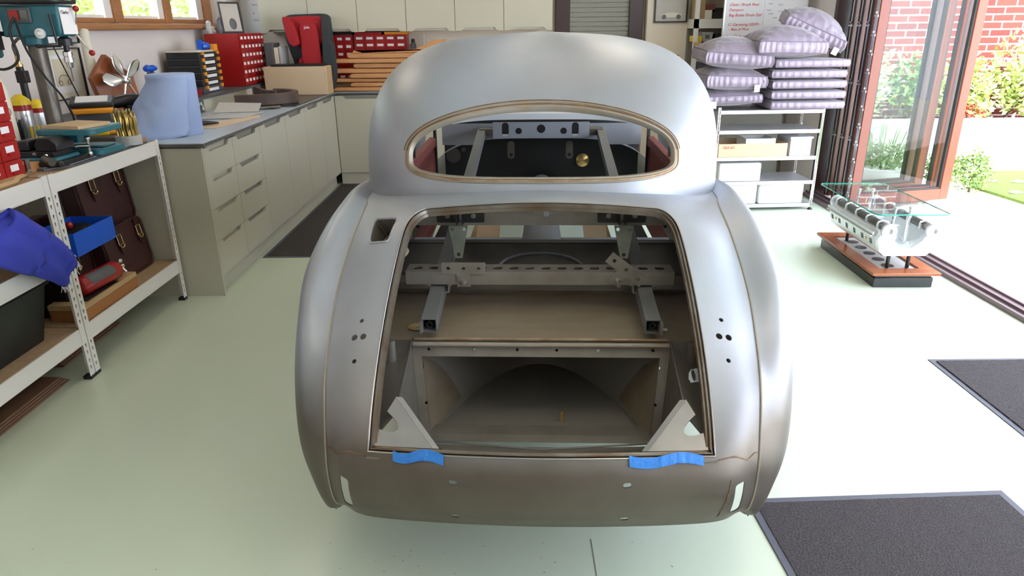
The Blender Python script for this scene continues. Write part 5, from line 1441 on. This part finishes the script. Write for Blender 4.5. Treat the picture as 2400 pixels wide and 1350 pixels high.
# ================================================================ drill press on the bench
def bench_unit(y0, y1, shelves, lab):
    t = thing('shelving_unit', lab, 'shelving', (-2.2, (y0+y1)/2, 0), 0, 'white boltless shelving units')
    for z in shelves:
        b = obj('shelf_board', bx(-2.53, -1.945, y0+.004, y1-.004, z-.009, z), 'chipboard', t)
        mb = MB(); mb.box(-1.945, -1.938, y0+.035, y1-.035, z-.072, z+.004); mb.box(-2.54, -2.533, y0+.035, y1-.035, z-.072, z+.002); mb.box(-2.53, -1.95, y0+.002, y0+.008, z-.07, z-.01); mb.box(-2.53, -1.95, y1-.008, y1-.002, z-.07, z-.01)
        mb.box(-1.9385, -1.936, y0+.035, y1-.035, z-.068, z-.062)
        obj('beam', mb, 'rack_paint', t)
    for x, f in ((-1.936, 1), (-2.54, -1)):
        for y, g in ((y0, 1), (y1, -1)):
            mb = MB(); ya, yb = (y, y+.036) if g > 0 else (y-.036, y)
            mb.loops([[P(p+(z,)) for p in ([(x, ya), (x, yb), (x-f*.002, yb), (x-f*.002, ya+.002), (x-f*.034, ya+.002), (x-f*.034, ya)] if g > 0 else [(x, yb), (x, ya), (x-f*.002, ya), (x-f*.002, yb-.002), (x-f*.034, yb-.002), (x-f*.034, yb)])] for z in (.012, .937)])
            mc = None
            if f > 0:
                mc = MB()
                for k in range(24):
                    z = .055+.0375*k+(.0 if k % 2 == 0 else -.004)
                    if any(abs(z-s_+.03) < .05 for s_ in shelves): continue
                    yc = (ya+yb)/2
                    mc.prism([(.0055*math.cos(a), .004+.0055*math.sin(a)) for a in frange(-.9, PI+.9, 9)]+[(-.0025, -.009), (.0025, -.009)], (x-.02, yc, z), (0, 1, 0), (0, 0, 1), (.04, 0, 0))
                    mc.cur = 0
            p = obj('post', mb, 'rack_paint', t, cuts=mc, sm=30)
            obj('foot_cap', bx(min(x, x-f*.036), max(x, x-f*.036)+.001, ya-.001, yb+.001, 0, .016), 'black', p)
    return t
bench_unit(1.95, 2.888, (.245, .60, .928), 'near white boltless shelving unit holding the blue overalls')
bench_unit(2.895, 3.87, (.245, .928), 'far white boltless shelving unit holding the leather cases')
one('bench_mat', 'thin dark board under the drill press and vice', 'board', MB().loops([[P((x, y, z)) for x, y in ((-2.50, 3.02), (-2.03, 3.02), (-1.955, 3.12), (-1.955, 3.79), (-2.50, 3.79))] for z in (.929, .938)]), 'dark_grey')
one('bench_mat_sheet', 'pale grey sheet on the board beneath the vice', 'sheet', MB().loops([[P((x, y, z)) for x, y in ((-2.48, 3.04), (-2.04, 3.04), (-1.97, 3.13), (-1.97, 3.77), (-2.48, 3.77))] for z in (.9385, .941)]), 'worktop')
BZ = .9415
d0 = V((-2.2, 3.44, 0))
t = thing('drill_press', 'teal bench drill press with a black belt guard at the left', 'drill press', (-2.2, 3.44, BZ))
mb = MB(); mb.prism([(x-2.13, y+3.44) for x, y in rrect(.38, .24, .03)], (0, 0, BZ), (1, 0, 0), (0, 1, 0), (0, 0, .03)); mb.box(-2.10, -1.96, 3.38, 3.50, BZ+.03, BZ+.04)
obj('base', mb, 'teal', t, bevel=.006)
mb = MB(); mb.lathe([(.055, 0), (.055, .035), (.042, .05)], (-2.2, 3.44, BZ+.03), 20); obj('column_flange', mb, 'teal', t)
mb = MB(); mb.cyl((-2.2, 3.44, BZ+.05), (-2.2, 3.44, 1.44), .0375, n=28); obj('column', mb, 'steel_worn', t)
mb = MB(); mb.prism([(x-2.02, y+3.33) for x, y in rrect(.27, .27, .03)], (0, 0, 1.055), (1, 0, 0), (0, 1, 0), (0, 0, .026)); mb.box(-2.18, -2.06, 3.36, 3.46, 1.0, 1.055); mb.lathe([(.052, 0), (.052, .06)], (-2.2, 3.44, 1.0), 20)
tb = obj('table', mb, 'teal', t, bevel=.004)
mb = MB(); mb.cyl((-2.14, 3.36, 1.02), (-2.10, 3.24, 1.02), .005); mb.ball((-2.10, 3.24, 1.02), .012, 8); obj('table_handle', mb, 'iron', tb)
mb = MB(); mb.prism([(-2.30, 1.475), (-2.05, 1.475), (-2.035, 1.485), (-2.03, 1.61), (-2.30, 1.61)], (0, 3.375, 0), (1, 0, 0), (0, 0, 1), (0, .13, 0)); mb.lathe([(.05, 0), (.05, .05)], (-2.2, 3.44, 1.435), 20)
hd = obj('head', mb, 'teal', t, bevel=.008)
mb = MB(); mb.box(-2.0295, -2.026, 3.385, 3.495, 1.485, 1.60); obj('name_plate', mb, 'paper_white', hd)
text('Clarke', .022, 'black', (-2.025, 3.39, 1.572), (0, 1, 0), (0, 0, 1), hd)
mb = MB(); mb.box(-2.25, -2.15, 3.362, 3.375, 1.535, 1.60); sw = obj('switch_box', mb, 'dark_grey', hd, bevel=.004)
obj('stop_button', bx(-2.24, -2.20, 3.356, 3.362, 1.548, 1.588), 'red_plastic', sw); obj('start_button', bx(-2.19, -2.16, 3.356, 3.362, 1.548, 1.588), 'olive_plate', sw)
mb = MB(); mb.lathe([(.022, 0), (.022, .012), (.014, .014), (.008, .03), (.002, .032)], (-2.125, 3.372, 1.490), 18, (.2, -1, 0)); obj('depth_dial', mb, 'white_paint', hd)
mb = MB(); mb.cyl((-2.06, 3.37, 1.45), (-2.06, 3.36, 1.57), .006); mb.cyl((-2.13, 3.36, 1.435), (-2.05, 3.38, 1.435), .006); mb.ball((-2.14, 3.36, 1.435), .016, 8, 1, 1, .6); obj('depth_stop', mb, 'iron', hd)
mb = MB(); mb.prism([(x-2.27, y+3.44) for x, y in rrect(.52, .20, .05)], (0, 0, 1.615), (1, 0, 0), (0, 1, 0), (0, 0, .075)); obj('belt_guard', mb, 'black', t, bevel=.008)
obj('guard_label', bx(-2.009, -2.007, 3.41, 3.46, 1.63, 1.665), 'paper_white', t)
mb = MB(); mb.lathe([(.07, 0), (.078, .01), (.078, .21), (.06, .225)], (-2.43, 3.40, 1.385), 26); mo = obj('motor', mb, 'teal', t)
mb = MB(); mb.box(-2.345, -2.325, 3.33, 3.40, 1.42, 1.60); mb.cyl((-2.34, 3.30, 1.41), (-2.34, 3.30, 1.60), .006); mb.box(-2.36, -2.30, 3.36, 3.42, 1.48, 1.50); obj('motor_bracket', mb, 'iron', mo)
mb = MB(); mb.lathe([(.03, 0), (.03, .03), (.015, .04)], (-2.065, 3.44, 1.435), 18); mb.cyl((-2.065, 3.44, 1.40), (-2.065, 3.44, 1.45), .012); obj('quill', mb, 'iron', t)
mb = MB(); mb.lathe([(.007, 0), (.014, .004), (.017, .025), (.021, .027), (.021, .048), (.018, .05), (.021, .054), (.021, .072), (.016, .078)], (-2.065, 3.44, 1.335), 20); ck = obj('chuck', mb, 'chrome', t)
mb = MB(); mb.cyl((-2.065, 3.44, 1.275), (-2.065, 3.44, 1.336), .003); obj('drill_bit', mb, 'steel_worn', ck)
for p in ((-2.0, 3.47, 1.595), (-1.99, 3.51, 1.40)):
    mb = MB(); mb.cyl((-2.045, 3.50, 1.49), p, .004); h = obj('feed_handle', mb, 'chrome', t)
    mb = MB(); mb.ball(p, .014, 12); obj('knob', mb, 'red_plastic', h)
mb = MB(); mb.tube(smooth_path([(-2.20, 3.33, 1.56), (-2.23, 3.32, 1.50), (-2.235, 3.34, 1.38), (-2.30, 3.30, 1.34), (-2.36, 3.25, 1.42), (-2.42, 3.28, 1.48)]), .006, 8)
mb.tube(smooth_path([(-2.20, 3.33, 1.55), (-2.20, 3.36, 1.42), (-2.15, 3.37, 1.30), (-2.12, 3.42, 1.20), (-2.14, 3.5, 1.08), (-2.2, 3.56, .97)]), .005, 8); obj('cable', mb, 'black', t)
one('plywood_piece', 'piece of plywood lying on the teal drill table', 'plywood', MB().loops([[P((x, y, z)) for x, y in ((-2.14, 3.24), (-1.95, 3.20), (-1.90, 3.38), (-2.09, 3.44))] for z in (1.0815, 1.096)]), 'plywood')
# machine vice in front
t = thing('machine_vice', 'black cross slide machine vice with chrome handles on the bench', 'vice', (-2.1, 3.15, BZ))
obj('base', bx(-2.22, -2.0, 3.08, 3.26, BZ, .975), 'teal', t, bevel=.01)
obj('slide', bx(-2.24, -2.02, 3.10, 3.24, .975, 1.0), 'iron', t, bevel=.003)
mb = MB(); mb.prism([(-.05, 0), (.05, 0), (.05, .035), (.02, .06), (-.03, .06), (-.05, .03)], (-2.05, 3.10, 1.0), (1, 0, 0), (0, 0, 1), (0, .13, 0)); obj('fixed_jaw', mb, 'iron', t, bevel=.006)
obj('moving_jaw', bx(-2.19, -2.14, 3.12, 3.23, 1.0, 1.045), 'iron', t, bevel=.006)
mb = MB(); mb.cyl((-2.30, 3.16, 1.02), (-2.19, 3.16, 1.02), .008); obj('screw', mb, 'steel_worn', t)
obj('long_slide', bx(-2.06, -1.965, 3.04, 3.30, BZ, .962).tf(Matrix.Identity(4)), 'iron', t, bevel=.003)
mb = MB(); mb.cyl((-2.02, 3.24, 1.0), (-1.95, 3.26, 1.0), .009); mb.ball((-1.955, 3.26, .965), .012, 10); mb.ball((-1.955, 3.26, 1.035), .014, 10); mb.cyl((-1.955, 3.26, .97), (-1.955, 3.26, 1.03), .006); obj('crank_handle', mb, 'chrome', t)
mb = MB(); mb.cyl((-2.04, 3.06, .975), (-1.99, 3.03, .965), .018); mb.ball((-1.975, 3.06, .955), .012, 10); mb.cyl((-2.0, 3.03, .96), (-1.975, 3.06, .955), .006); obj('end_crank', mb, 'steel_worn', t)
mb = MB()
for p in ((-2.10, 3.09, .99), (-2.05, 3.09, .985), (-2.0, 3.25, .95)): mb.ball(p, .008, 8)
obj('screw_heads', mb, 'chrome', t)
# gold drills in a round stand, black drills in another
def drills(cx, cy, r, n, L, mt_, nm, lab, bm_):
    t = thing(nm, lab, 'drill bits', (cx, cy, BZ)); rr = random.Random(n)
    mb = MB(); mb.lathe([(r, 0), (r, .045), (r-.008, .047), (.003, .046)], (cx, cy, BZ), 28); obj('stand', mb, bm_, t)
    for k in range(n):
        a = k*2.4; q = r*.85*math.sqrt((k+.5)/n); p = V((cx+q*math.cos(a), cy+q*math.sin(a), BZ+.047)); h = L*rr.uniform(.6, 1.05); rad = rr.uniform(.003, .0055)
        mb = MB(); mb.tube([p+V((.0015*math.cos(z*90), .0015*math.sin(z*90), z)) for z in frange(0, h, 8)], [rad*(1+.25*(i % 2)) for i in range(9)], 6); obj('drill_bit', mb, mt_, t)
drills(-1.99, 3.68, .062, 42, .13, 'gold', 'drill_stand', 'round grey stand full of gold coloured drill bits', 'grey_plastic')
drills(-2.36, 3.36, .055, 24, .13, 'iron', 'drill_stand', 'round stand of dark drill bits beside the gas canister', 'mat_border')
for k in range(4): one('marker_pen', 'yellow and black marker pen, '+('leftmost', 'second', 'third', 'rightmost')[k]+' of four by the drill column', 'pen', MB().cyl((-2.37+.028*k, 3.50+.012*k, BZ), (-2.365+.028*k, 3.50+.012*k, 1.06), .008, n=8), 'yellow', 'yellow marker pens')
# gas canisters, torch, cream bottle, red drawers
for x, y, r, h, lab in ((-2.40, 3.52, .044, .27, 'larger gas canister with a yellow cap beside the drill column'), (-2.44, 3.70, .036, .23, 'smaller gas canister with a yellow cap behind the larger one')):
    t = thing('gas_canister', lab, 'canister', (x, y, BZ), 0, 'yellow topped gas canisters')
    mb = MB(); mb.lathe([(r*.9, 0), (r, .01), (r, h*.78), (r*.96, h*.82)], (x, y, BZ), 24); obj('can', mb, 'aluminium', t)
    mb = MB(); mb.lathe([(r*1.01, h*.72), (r*1.01, h*.82)], (x, y, BZ), 24); obj('red_band', mb, 'red_plastic', t)
    mb = MB(); mb.lathe([(r*1.02, h*.82), (r*1.0, h*.90), (r*.6, h*.96), (r*.3, h)], (x, y, BZ), 24); obj('cap', mb, 'yellow', t)
text('GAS', .022, 'paper_white', (-2.385, 3.478, BZ+.165), (.9, .35, 0), (0, 0, 1), bpy.data.objects['gas_canister'])
t = thing('blow_torch', 'brass blow torch with a black handle standing against the wall', 'torch', (-2.50, 3.74, BZ))
mb = MB(); mb.lathe([(.034, 0), (.034, .16), (.018, .17)], (-2.52, 3.76, BZ), 16); obj('bottle', mb, 'aluminium', t)
mb = MB(); mb.cyl((-2.52, 3.76, BZ+.17), (-2.52, 3.76, 1.33), .018); mb.box(-2.54, -2.49, 3.74, 3.78, 1.25, 1.31); obj('handle', mb, 'black', t, bevel=.004)
mb = MB(); mb.lathe([(.018, 0), (.018, .012), (.012, .014), (.010, .05), (.006, .055)], (-2.52, 3.76, 1.33), 14); obj('brass_valve', mb, 'brass', t)
mb = MB(); mb.tube(smooth_path([(-2.52, 3.76, 1.38), (-2.525, 3.76, 1.43), (-2.50, 3.76, 1.46), (-2.47, 3.75, 1.47)]), .008, 8); obj('neck_tube', mb, 'steel_worn', t)
t = thing('extinguisher_bottle', 'cream bottle with printed markings at the left edge', 'bottle', (-2.30, 3.10, .929))
mb = MB(); mb.lathe([(.042, 0), (.044, .01), (.044, .31), (.03, .36), (.012, .375), (.012, .40), (.004, .405)], (-2.30, 3.24, .9415), 24); obj('bottle', mb, 'cream', t)
mb = MB(); mb.tube([(-2.30+.038+.016*math.cos(a)*.5, 3.24-.024+.016*math.cos(a), 1.16+.02*math.sin(a)) for a in frange(0, 2*PI, 20)], .0012, 4); obj('printed_ring', mb, 'iron', t)
drawer_unit('drawer_cabinet', 'red drawer cabinet with white labels at the left edge of the bench', -2.2, -2.03, 2.55, 2.90, .929, 1.32, 3, 5, '+x', lw=.42)
one('wooden_block', 'small wooden block with a dark stamp behind the red drawers', 'block', bx(-2.22, -2.06, 2.96, 3.05, .929, .968), 'beech')
one('chrome_clip', 'chrome clip hanging at the corner of the red drawer cabinet', 'clip', bx(-2.028, -2.02, 2.905, 2.93, .94, 1.0), 'chrome')
one('wood_offcut', 'thin wood offcut at the far end of the bench', 'wood', bx(-2.06, -1.97, 3.72, 3.82, .942, .957), 'beech')
one('black_key', 'small black chuck key lying beside the gold drill stand', 'tool', MB().tube([(-2.06, 3.78, .95), (-2.00, 3.80, .95), (-1.98, 3.77, .95)], .007, 6), 'black')
# log slab at the front
mb = MB(); q = []
for i in range(22):
    a = 2*PI*i/22; q.append((-2.17+.17*math.cos(a)*(1+.08*math.sin(i*2.3)), 2.78+.30*math.sin(a)*(1+.05*math.sin(i*3.1))))
mb = MB(); mb.loops([[P((x, y, .929)) for x, y in q], [P((-2.17+(x+2.17)*1.04, 2.78+(y-2.78)*1.04, .938)) for x, y in q], [P((-2.17+(x+2.17)*.97, 2.78+(y-2.78)*.97, .948)) for x, y in q]])
o = one('hide_sheet', 'brown rough edged leather piece on the near bench top', 'leather', mb, 'cardboard', sm=30)
o.location.x += .03; o.location.y -= .12
# work light, battery drill, orange knife
t = thing('work_light', 'black and orange site work light lying on the worktop', 'work light', (-2.42, 4.30, 1.02))
wm = Matrix.Translation(V((-2.36, 4.06, 1.11))) @ Matrix.Rotation(math.radians(25), 4, 'Z') @ Matrix.Rotation(math.radians(12), 4, 'X')
obj('housing', bx(-.11, .11, -.08, .08, .0, .028).tf(wm), 'black', t, bevel=.01)
obj('lens', bx(-.08, .08, -.055, .055, .028, .031).tf(wm), 'paper_white', t)
obj('orange_back', bx(-.10, .10, -.09, .07, -.03, .0).tf(wm), 'orange', t, bevel=.008)
obj('stand', bx(-.09, .09, -.05, .06, -.17, -.03).tf(wm), 'dark_grey', t, bevel=.012)
t = thing('cordless_drill', 'black cordless tool with a yellow label beside the propeller', 'power tool', (-2.2, 4.35, .91))
mb = MB(); mb.tube([(-2.33, 4.20, 1.10), (-2.27, 4.27, 1.11), (-2.20, 4.36, 1.10), (-2.17, 4.42, 1.08)], [.032, .038, .036, .016], 12); obj('body', mb, 'black', t)
mb = MB(); mb.tube([(-2.27, 4.27, 1.10), (-2.27, 4.25, .98)], [.028, .024], 10); obj('grip', mb, 'black', t)
mb = MB(); mb.box(-2.33, -2.21, 4.19, 4.31, .912, .985); bt = obj('battery', mb, 'black', t, bevel=.01)
obj('yellow_label', bx(-2.31, -2.23, 4.186, 4.19, .93, .97), 'yellow', bt)
t = thing('utility_knife', 'orange handled tool lying in front of the work light', 'tool', (-2.2, 4.0, .95))
mb = MB(); mb.tube([(-2.34, 3.92, .965), (-2.20, 3.97, .968), (-2.13, 4.02, .955)], [.012, .016, .012], 8); obj('handle', mb, 'orange', t)
one('oddments_box', 'low black box of small tools behind the drill table', 'box', bx(-2.42, -2.12, 3.86, 4.04, .9105, .952), 'dark_grey', bevel=.004)
one('lime_tool', 'lime green plastic tool behind the drill table', 'tool', MB().tube([(-2.30, 3.84+.0, .975), (-2.2, 3.88, .975)], .014, 8), 'yellow')
# ================================================================ below the bench
t = thing('satchel_upper', 'dark brown leather satchel lying on top of the others, two brass buckles', 'bag', (-2.2, 3.75, .245), 0, 'dark brown leather satchels')
def satchel(nm, lab, c, w_, h, th, tilt, rz, buckles, t=None):
    """upright leather case: w along its width axis, h tall, th thick"""
    T = Matrix.Translation(V(c)) @ Matrix.Rotation(rz, 4, 'Z') @ Matrix.Rotation(tilt, 4, 'X')
    t = t or thing(nm, lab, 'bag', c, 0, 'dark brown leather satchels')
    mb = MB(); mb.prism(rrect(w_, h, .04, 5), (0, 0, h/2), (1, 0, 0), (0, 0, 1), (0, th, 0)); obj('body', mb.tf(T), 'leather', t, bevel=.012)
    mb = MB(); mb.tube([P((x, -.003, z+h/2)) for x, z in rrect(w_-.01, h-.01, .04, 5)], .006, 6, ring=True); obj('welt', mb.tf(T), 'leather', t)
    for bxx in buckles:
        mb = MB(); mb.box(bxx-.014, bxx+.014, -.010, -.002, h*.62, h+.0); mb.prism([(-.014, 0), (.014, 0), (.0, -.05)], (bxx, -.004, h*.62), (1, 0, 0), (0, 0, 1), (0, -.006, 0)); s = obj('strap', mb.tf(T), 'leather', t)
        mb = MB(); mb.tube([P((bxx+.020*x, -.014, h*.74+.026*z)) for x, z in ((-1, -1), (1, -1), (1, 1), (-1, 1))], .003, 6, ring=True); mb.tube([P((bxx+.018*math.cos(a), -.020, h*.64+.014*math.sin(a))) for a in frange(PI, 2*PI, 8)], .003, 6); obj('buckle', mb.tf(T), 'brass', s)
    return t
bpy.data.objects.remove(t)
R90 = math.radians(90)
satchel('leather_satchel', 'dark brown leather satchel on top, leaning back with two brass buckles', (-2.13, 3.63, .515), .42, .33, .10, -.10, R90-.05, (-.10, .12))
satchel('leather_satchel', 'dark brown leather satchel at the lower right of the far shelf', (-2.06, 3.62, .25), .40, .285, .11, -.14, R90+.0, (-.07, .13))
satchel('leather_satchel', 'dark brown leather satchel at the lower left behind the red extinguisher', (-2.15, 3.22, .25), .40, .245, .10, -.06, R90, (.05,))
satchel('leather_satchel', 'dark leather satchel deep in the shadow at the back of the shelf', (-2.38, 3.35, .25), .42, .36, .09, -.05, R90, (-.1, .1))
t = thing('blue_bin', 'bright blue plastic parts bin on top of a satchel', 'bin', (-2.1, 3.25, .50))
mb = MB(); 
for a in ((-2.20, -1.99, 3.05, 3.055), (-2.20, -1.99, 3.375, 3.38), (-2.20, -2.195, 3.055, 3.375), (-1.995, -1.99, 3.055, 3.375)): mb.box(*a, .53, .635)
mb.box(-2.2, -1.99, 3.05, 3.38, .525, .53); obj('bin', mb, 'blue_plastic', t)
one('red_ball', 'small red ball lying in the blue parts bin', 'ball', MB().ball((-2.07, 3.16, .648), .018, 10), 'red_plastic')
one('bin_oddments', 'dark metal oddments filling the blue parts bin', 'oddments', MB().ball((-2.09, 3.22, .585), .07, 10, 1.2, 1.9, .7), 'iron')
one('bin_support', 'cardboard carton under the blue parts bin', 'carton', bx(-2.19, -2.06, 3.0, 3.12, .246, .524), 'black')
t = thing('fire_extinguisher', 'small red fire extinguisher lying on the tan box', 'fire extinguisher', (-2.0, 3.22, .33))
e0, e1 = V((-2.02, 3.05, .378)), V((-1.99, 3.30, .378))
mb = MB(); mb.tube([e0-(e1-e0)*.08, e0-(e1-e0)*.04, e0, e1, e1+(e1-e0)*.08, e1+(e1-e0)*.14], [.012, .036, .046, .046, .034, .014], 24); obj('cylinder', mb, 'red_plastic', t, sm=60)
mb = MB(); mb.tube([e0.lerp(e1, .15), e0.lerp(e1, .85)], .0465, 24); 
o = obj('label_band', MB().loops([[p_+V((.0468*math.cos(a), 0, .0468*math.sin(a))) for a in frange(.1, 1.35, 8)] for p_ in (e0.lerp(e1, .1), e0.lerp(e1, .8))], closed=False, cap=False), 'dark_grey', t, solid=.0005)
mb = MB(); mb.cyl(e1+(e1-e0)*.14, e1+(e1-e0)*.26, .012); mb.ball(e1+(e1-e0)*.22+V((0, 0, .03)), .012, 8); mb.cyl(e1+(e1-e0)*.2, e1+(e1-e0)*.22+V((.02, .0, -.03)), .007); obj('valve', mb, 'chrome', t)
one('black_cloth', 'flat black cloth between the extinguisher and the tan box', 'cloth', bx(-2.06, -1.965, 3.0, 3.27, .3265, .331), 'black')
t = thing('tan_box', 'tan brown lidded box at the front of the far lower shelf', 'box', (-2.02, 3.19, .245))
obj('box', bx(-2.12, -1.955, 2.95, 3.42, .246, .30), 'orange_tan' if 'orange_tan' in M else 'cardboard', t, bevel=.002); obj('lid', bx(-2.122, -1.953, 2.948, 3.422, .301, .326), 'cardboard', t, bevel=.002)
t = thing('storage_crate', 'big black plastic crate on the near lower shelf', 'crate', (-2.2, 2.5, .245))
mb = MB(); l0 = [(x-2.22, y+2.45) for x, y in rrect(.38, .66, .04, 4)]; l1 = [(x-2.22, y+2.45) for x, y in rrect(.46, .74, .04, 4)]
mb.loops([[P((x, y, .246)) for x, y in l0], [P((x, y, .50)) for x, y in l1], [P((x, y, .50)) for x, y in rrect(.44, .72, .04, 4) and [(a-2.22, b+2.45) for a, b in rrect(.44, .72, .04, 4)]], [P((x, y, .30)) for x, y in [(a-2.22, b+2.45) for a, b in rrect(.38, .66, .04, 4)]]]); obj('crate', mb, 'crate_black', t)
mb = MB(); mb.tube([P((x-2.22, y+2.45, .498)) for x, y in rrect(.47, .75, .04, 4)], .008, 6, ring=True); obj('rim', mb, 'crate_black', t)
one('wooden_stick', 'wooden board lying inside the black crate', 'wood', MB().obox((-2.18, 2.50, .497), .10, .56, .02, (1, 0, 0), (0, 1, 0)), 'beech')
# overalls hanging from the middle shelf
mb = MB(); rows = []
for j in range(34):
    f = j/33
    # centre line: over the shelf edge, down and forward
    cl = smooth_path([(-2.34, 2.30, .68), (-2.10, 2.38, .75), (-1.92, 2.48, .79), (-1.885, 2.60, .71), (-1.875, 2.72, .62), (-1.875, 2.79, .55)], 6)
    c = cl[min(int(f*(len(cl)-1)), len(cl)-1)]
    wd = .32-.17*f; row = []
    for i in range(27):
        a = 2*PI*i/26; ww = wd*math.cos(a)/2
        th = .022+.03*(1-f)
        fold = .012*math.sin(ww*60+f*6)*math.sin(a)
        dirw = V((.05, .62, .72)).normalized() if f > .45 else V((.0, 1-.4*f, .1+.7*f)).normalized()
        n = V((1, 0, .05))*(th*math.sin(a)+fold) if f > .35 else V((.35, 0, 1))*(th*math.sin(a)+fold)
        row.append(c+dirw*ww+n)
    rows.append(row)
mb.loops(rows, closed=True, cap=True)
t = thing('overalls', 'crumpled royal blue overalls hanging over the front of the near shelving', 'overalls', (-2.1, 2.5, .60))
obj('leg_cloth', mb, 'blue_cloth', t, sm=180)
mb = MB(); mb.tube([p+V((.002, 0, 0)) for p in rows[-3][:-1]], .003, 5, ring=True); obj('hem_stitch', mb, 'blue_cloth', t)
rr = random.Random(2); mb = MB()
for k in range(60):
    p = rows[-1][rr.randrange(26)]; mb.tube([p, p+V((rr.uniform(-.01, .01), rr.uniform(-.005, .015), rr.uniform(-.03, -.008)))], .0012, 4)
obj('frayed_threads', mb, 'paper_white', t)
one('dark_bundle', 'dark cloth bundle on the middle shelf behind the overalls', 'cloth', MB().ball((-2.25, 2.62, .68), .10, 12, 1.3, 1.6, .7), 'mat_border')
# flattened cardboard under the units
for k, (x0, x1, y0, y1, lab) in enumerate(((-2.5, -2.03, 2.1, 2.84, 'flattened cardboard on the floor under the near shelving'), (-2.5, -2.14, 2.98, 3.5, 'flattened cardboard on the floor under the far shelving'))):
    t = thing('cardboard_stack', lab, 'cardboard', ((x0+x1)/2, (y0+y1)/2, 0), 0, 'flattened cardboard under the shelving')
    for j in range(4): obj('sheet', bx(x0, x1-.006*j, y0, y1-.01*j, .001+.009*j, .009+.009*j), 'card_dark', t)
# swarf and scratches on the floor in front
rr = random.Random(11); mb = MB()
for k in range(70):
    x = rr.uniform(-.65, .1) if k % 3 else rr.uniform(-1.6, 1.2); y = rr.uniform(1.35, 1.75); a = rr.uniform(0, 3); L = rr.uniform(.002, .007)
    mb.obox((x, y, .0012), L, .0015, .001, (math.cos(a), math.sin(a), 0), (-math.sin(a), math.cos(a), 0))
one('swarf', 'tiny brown crumbs of swarf on the floor before the car', 'debris', mb, 'cardboard', kind='stuff')
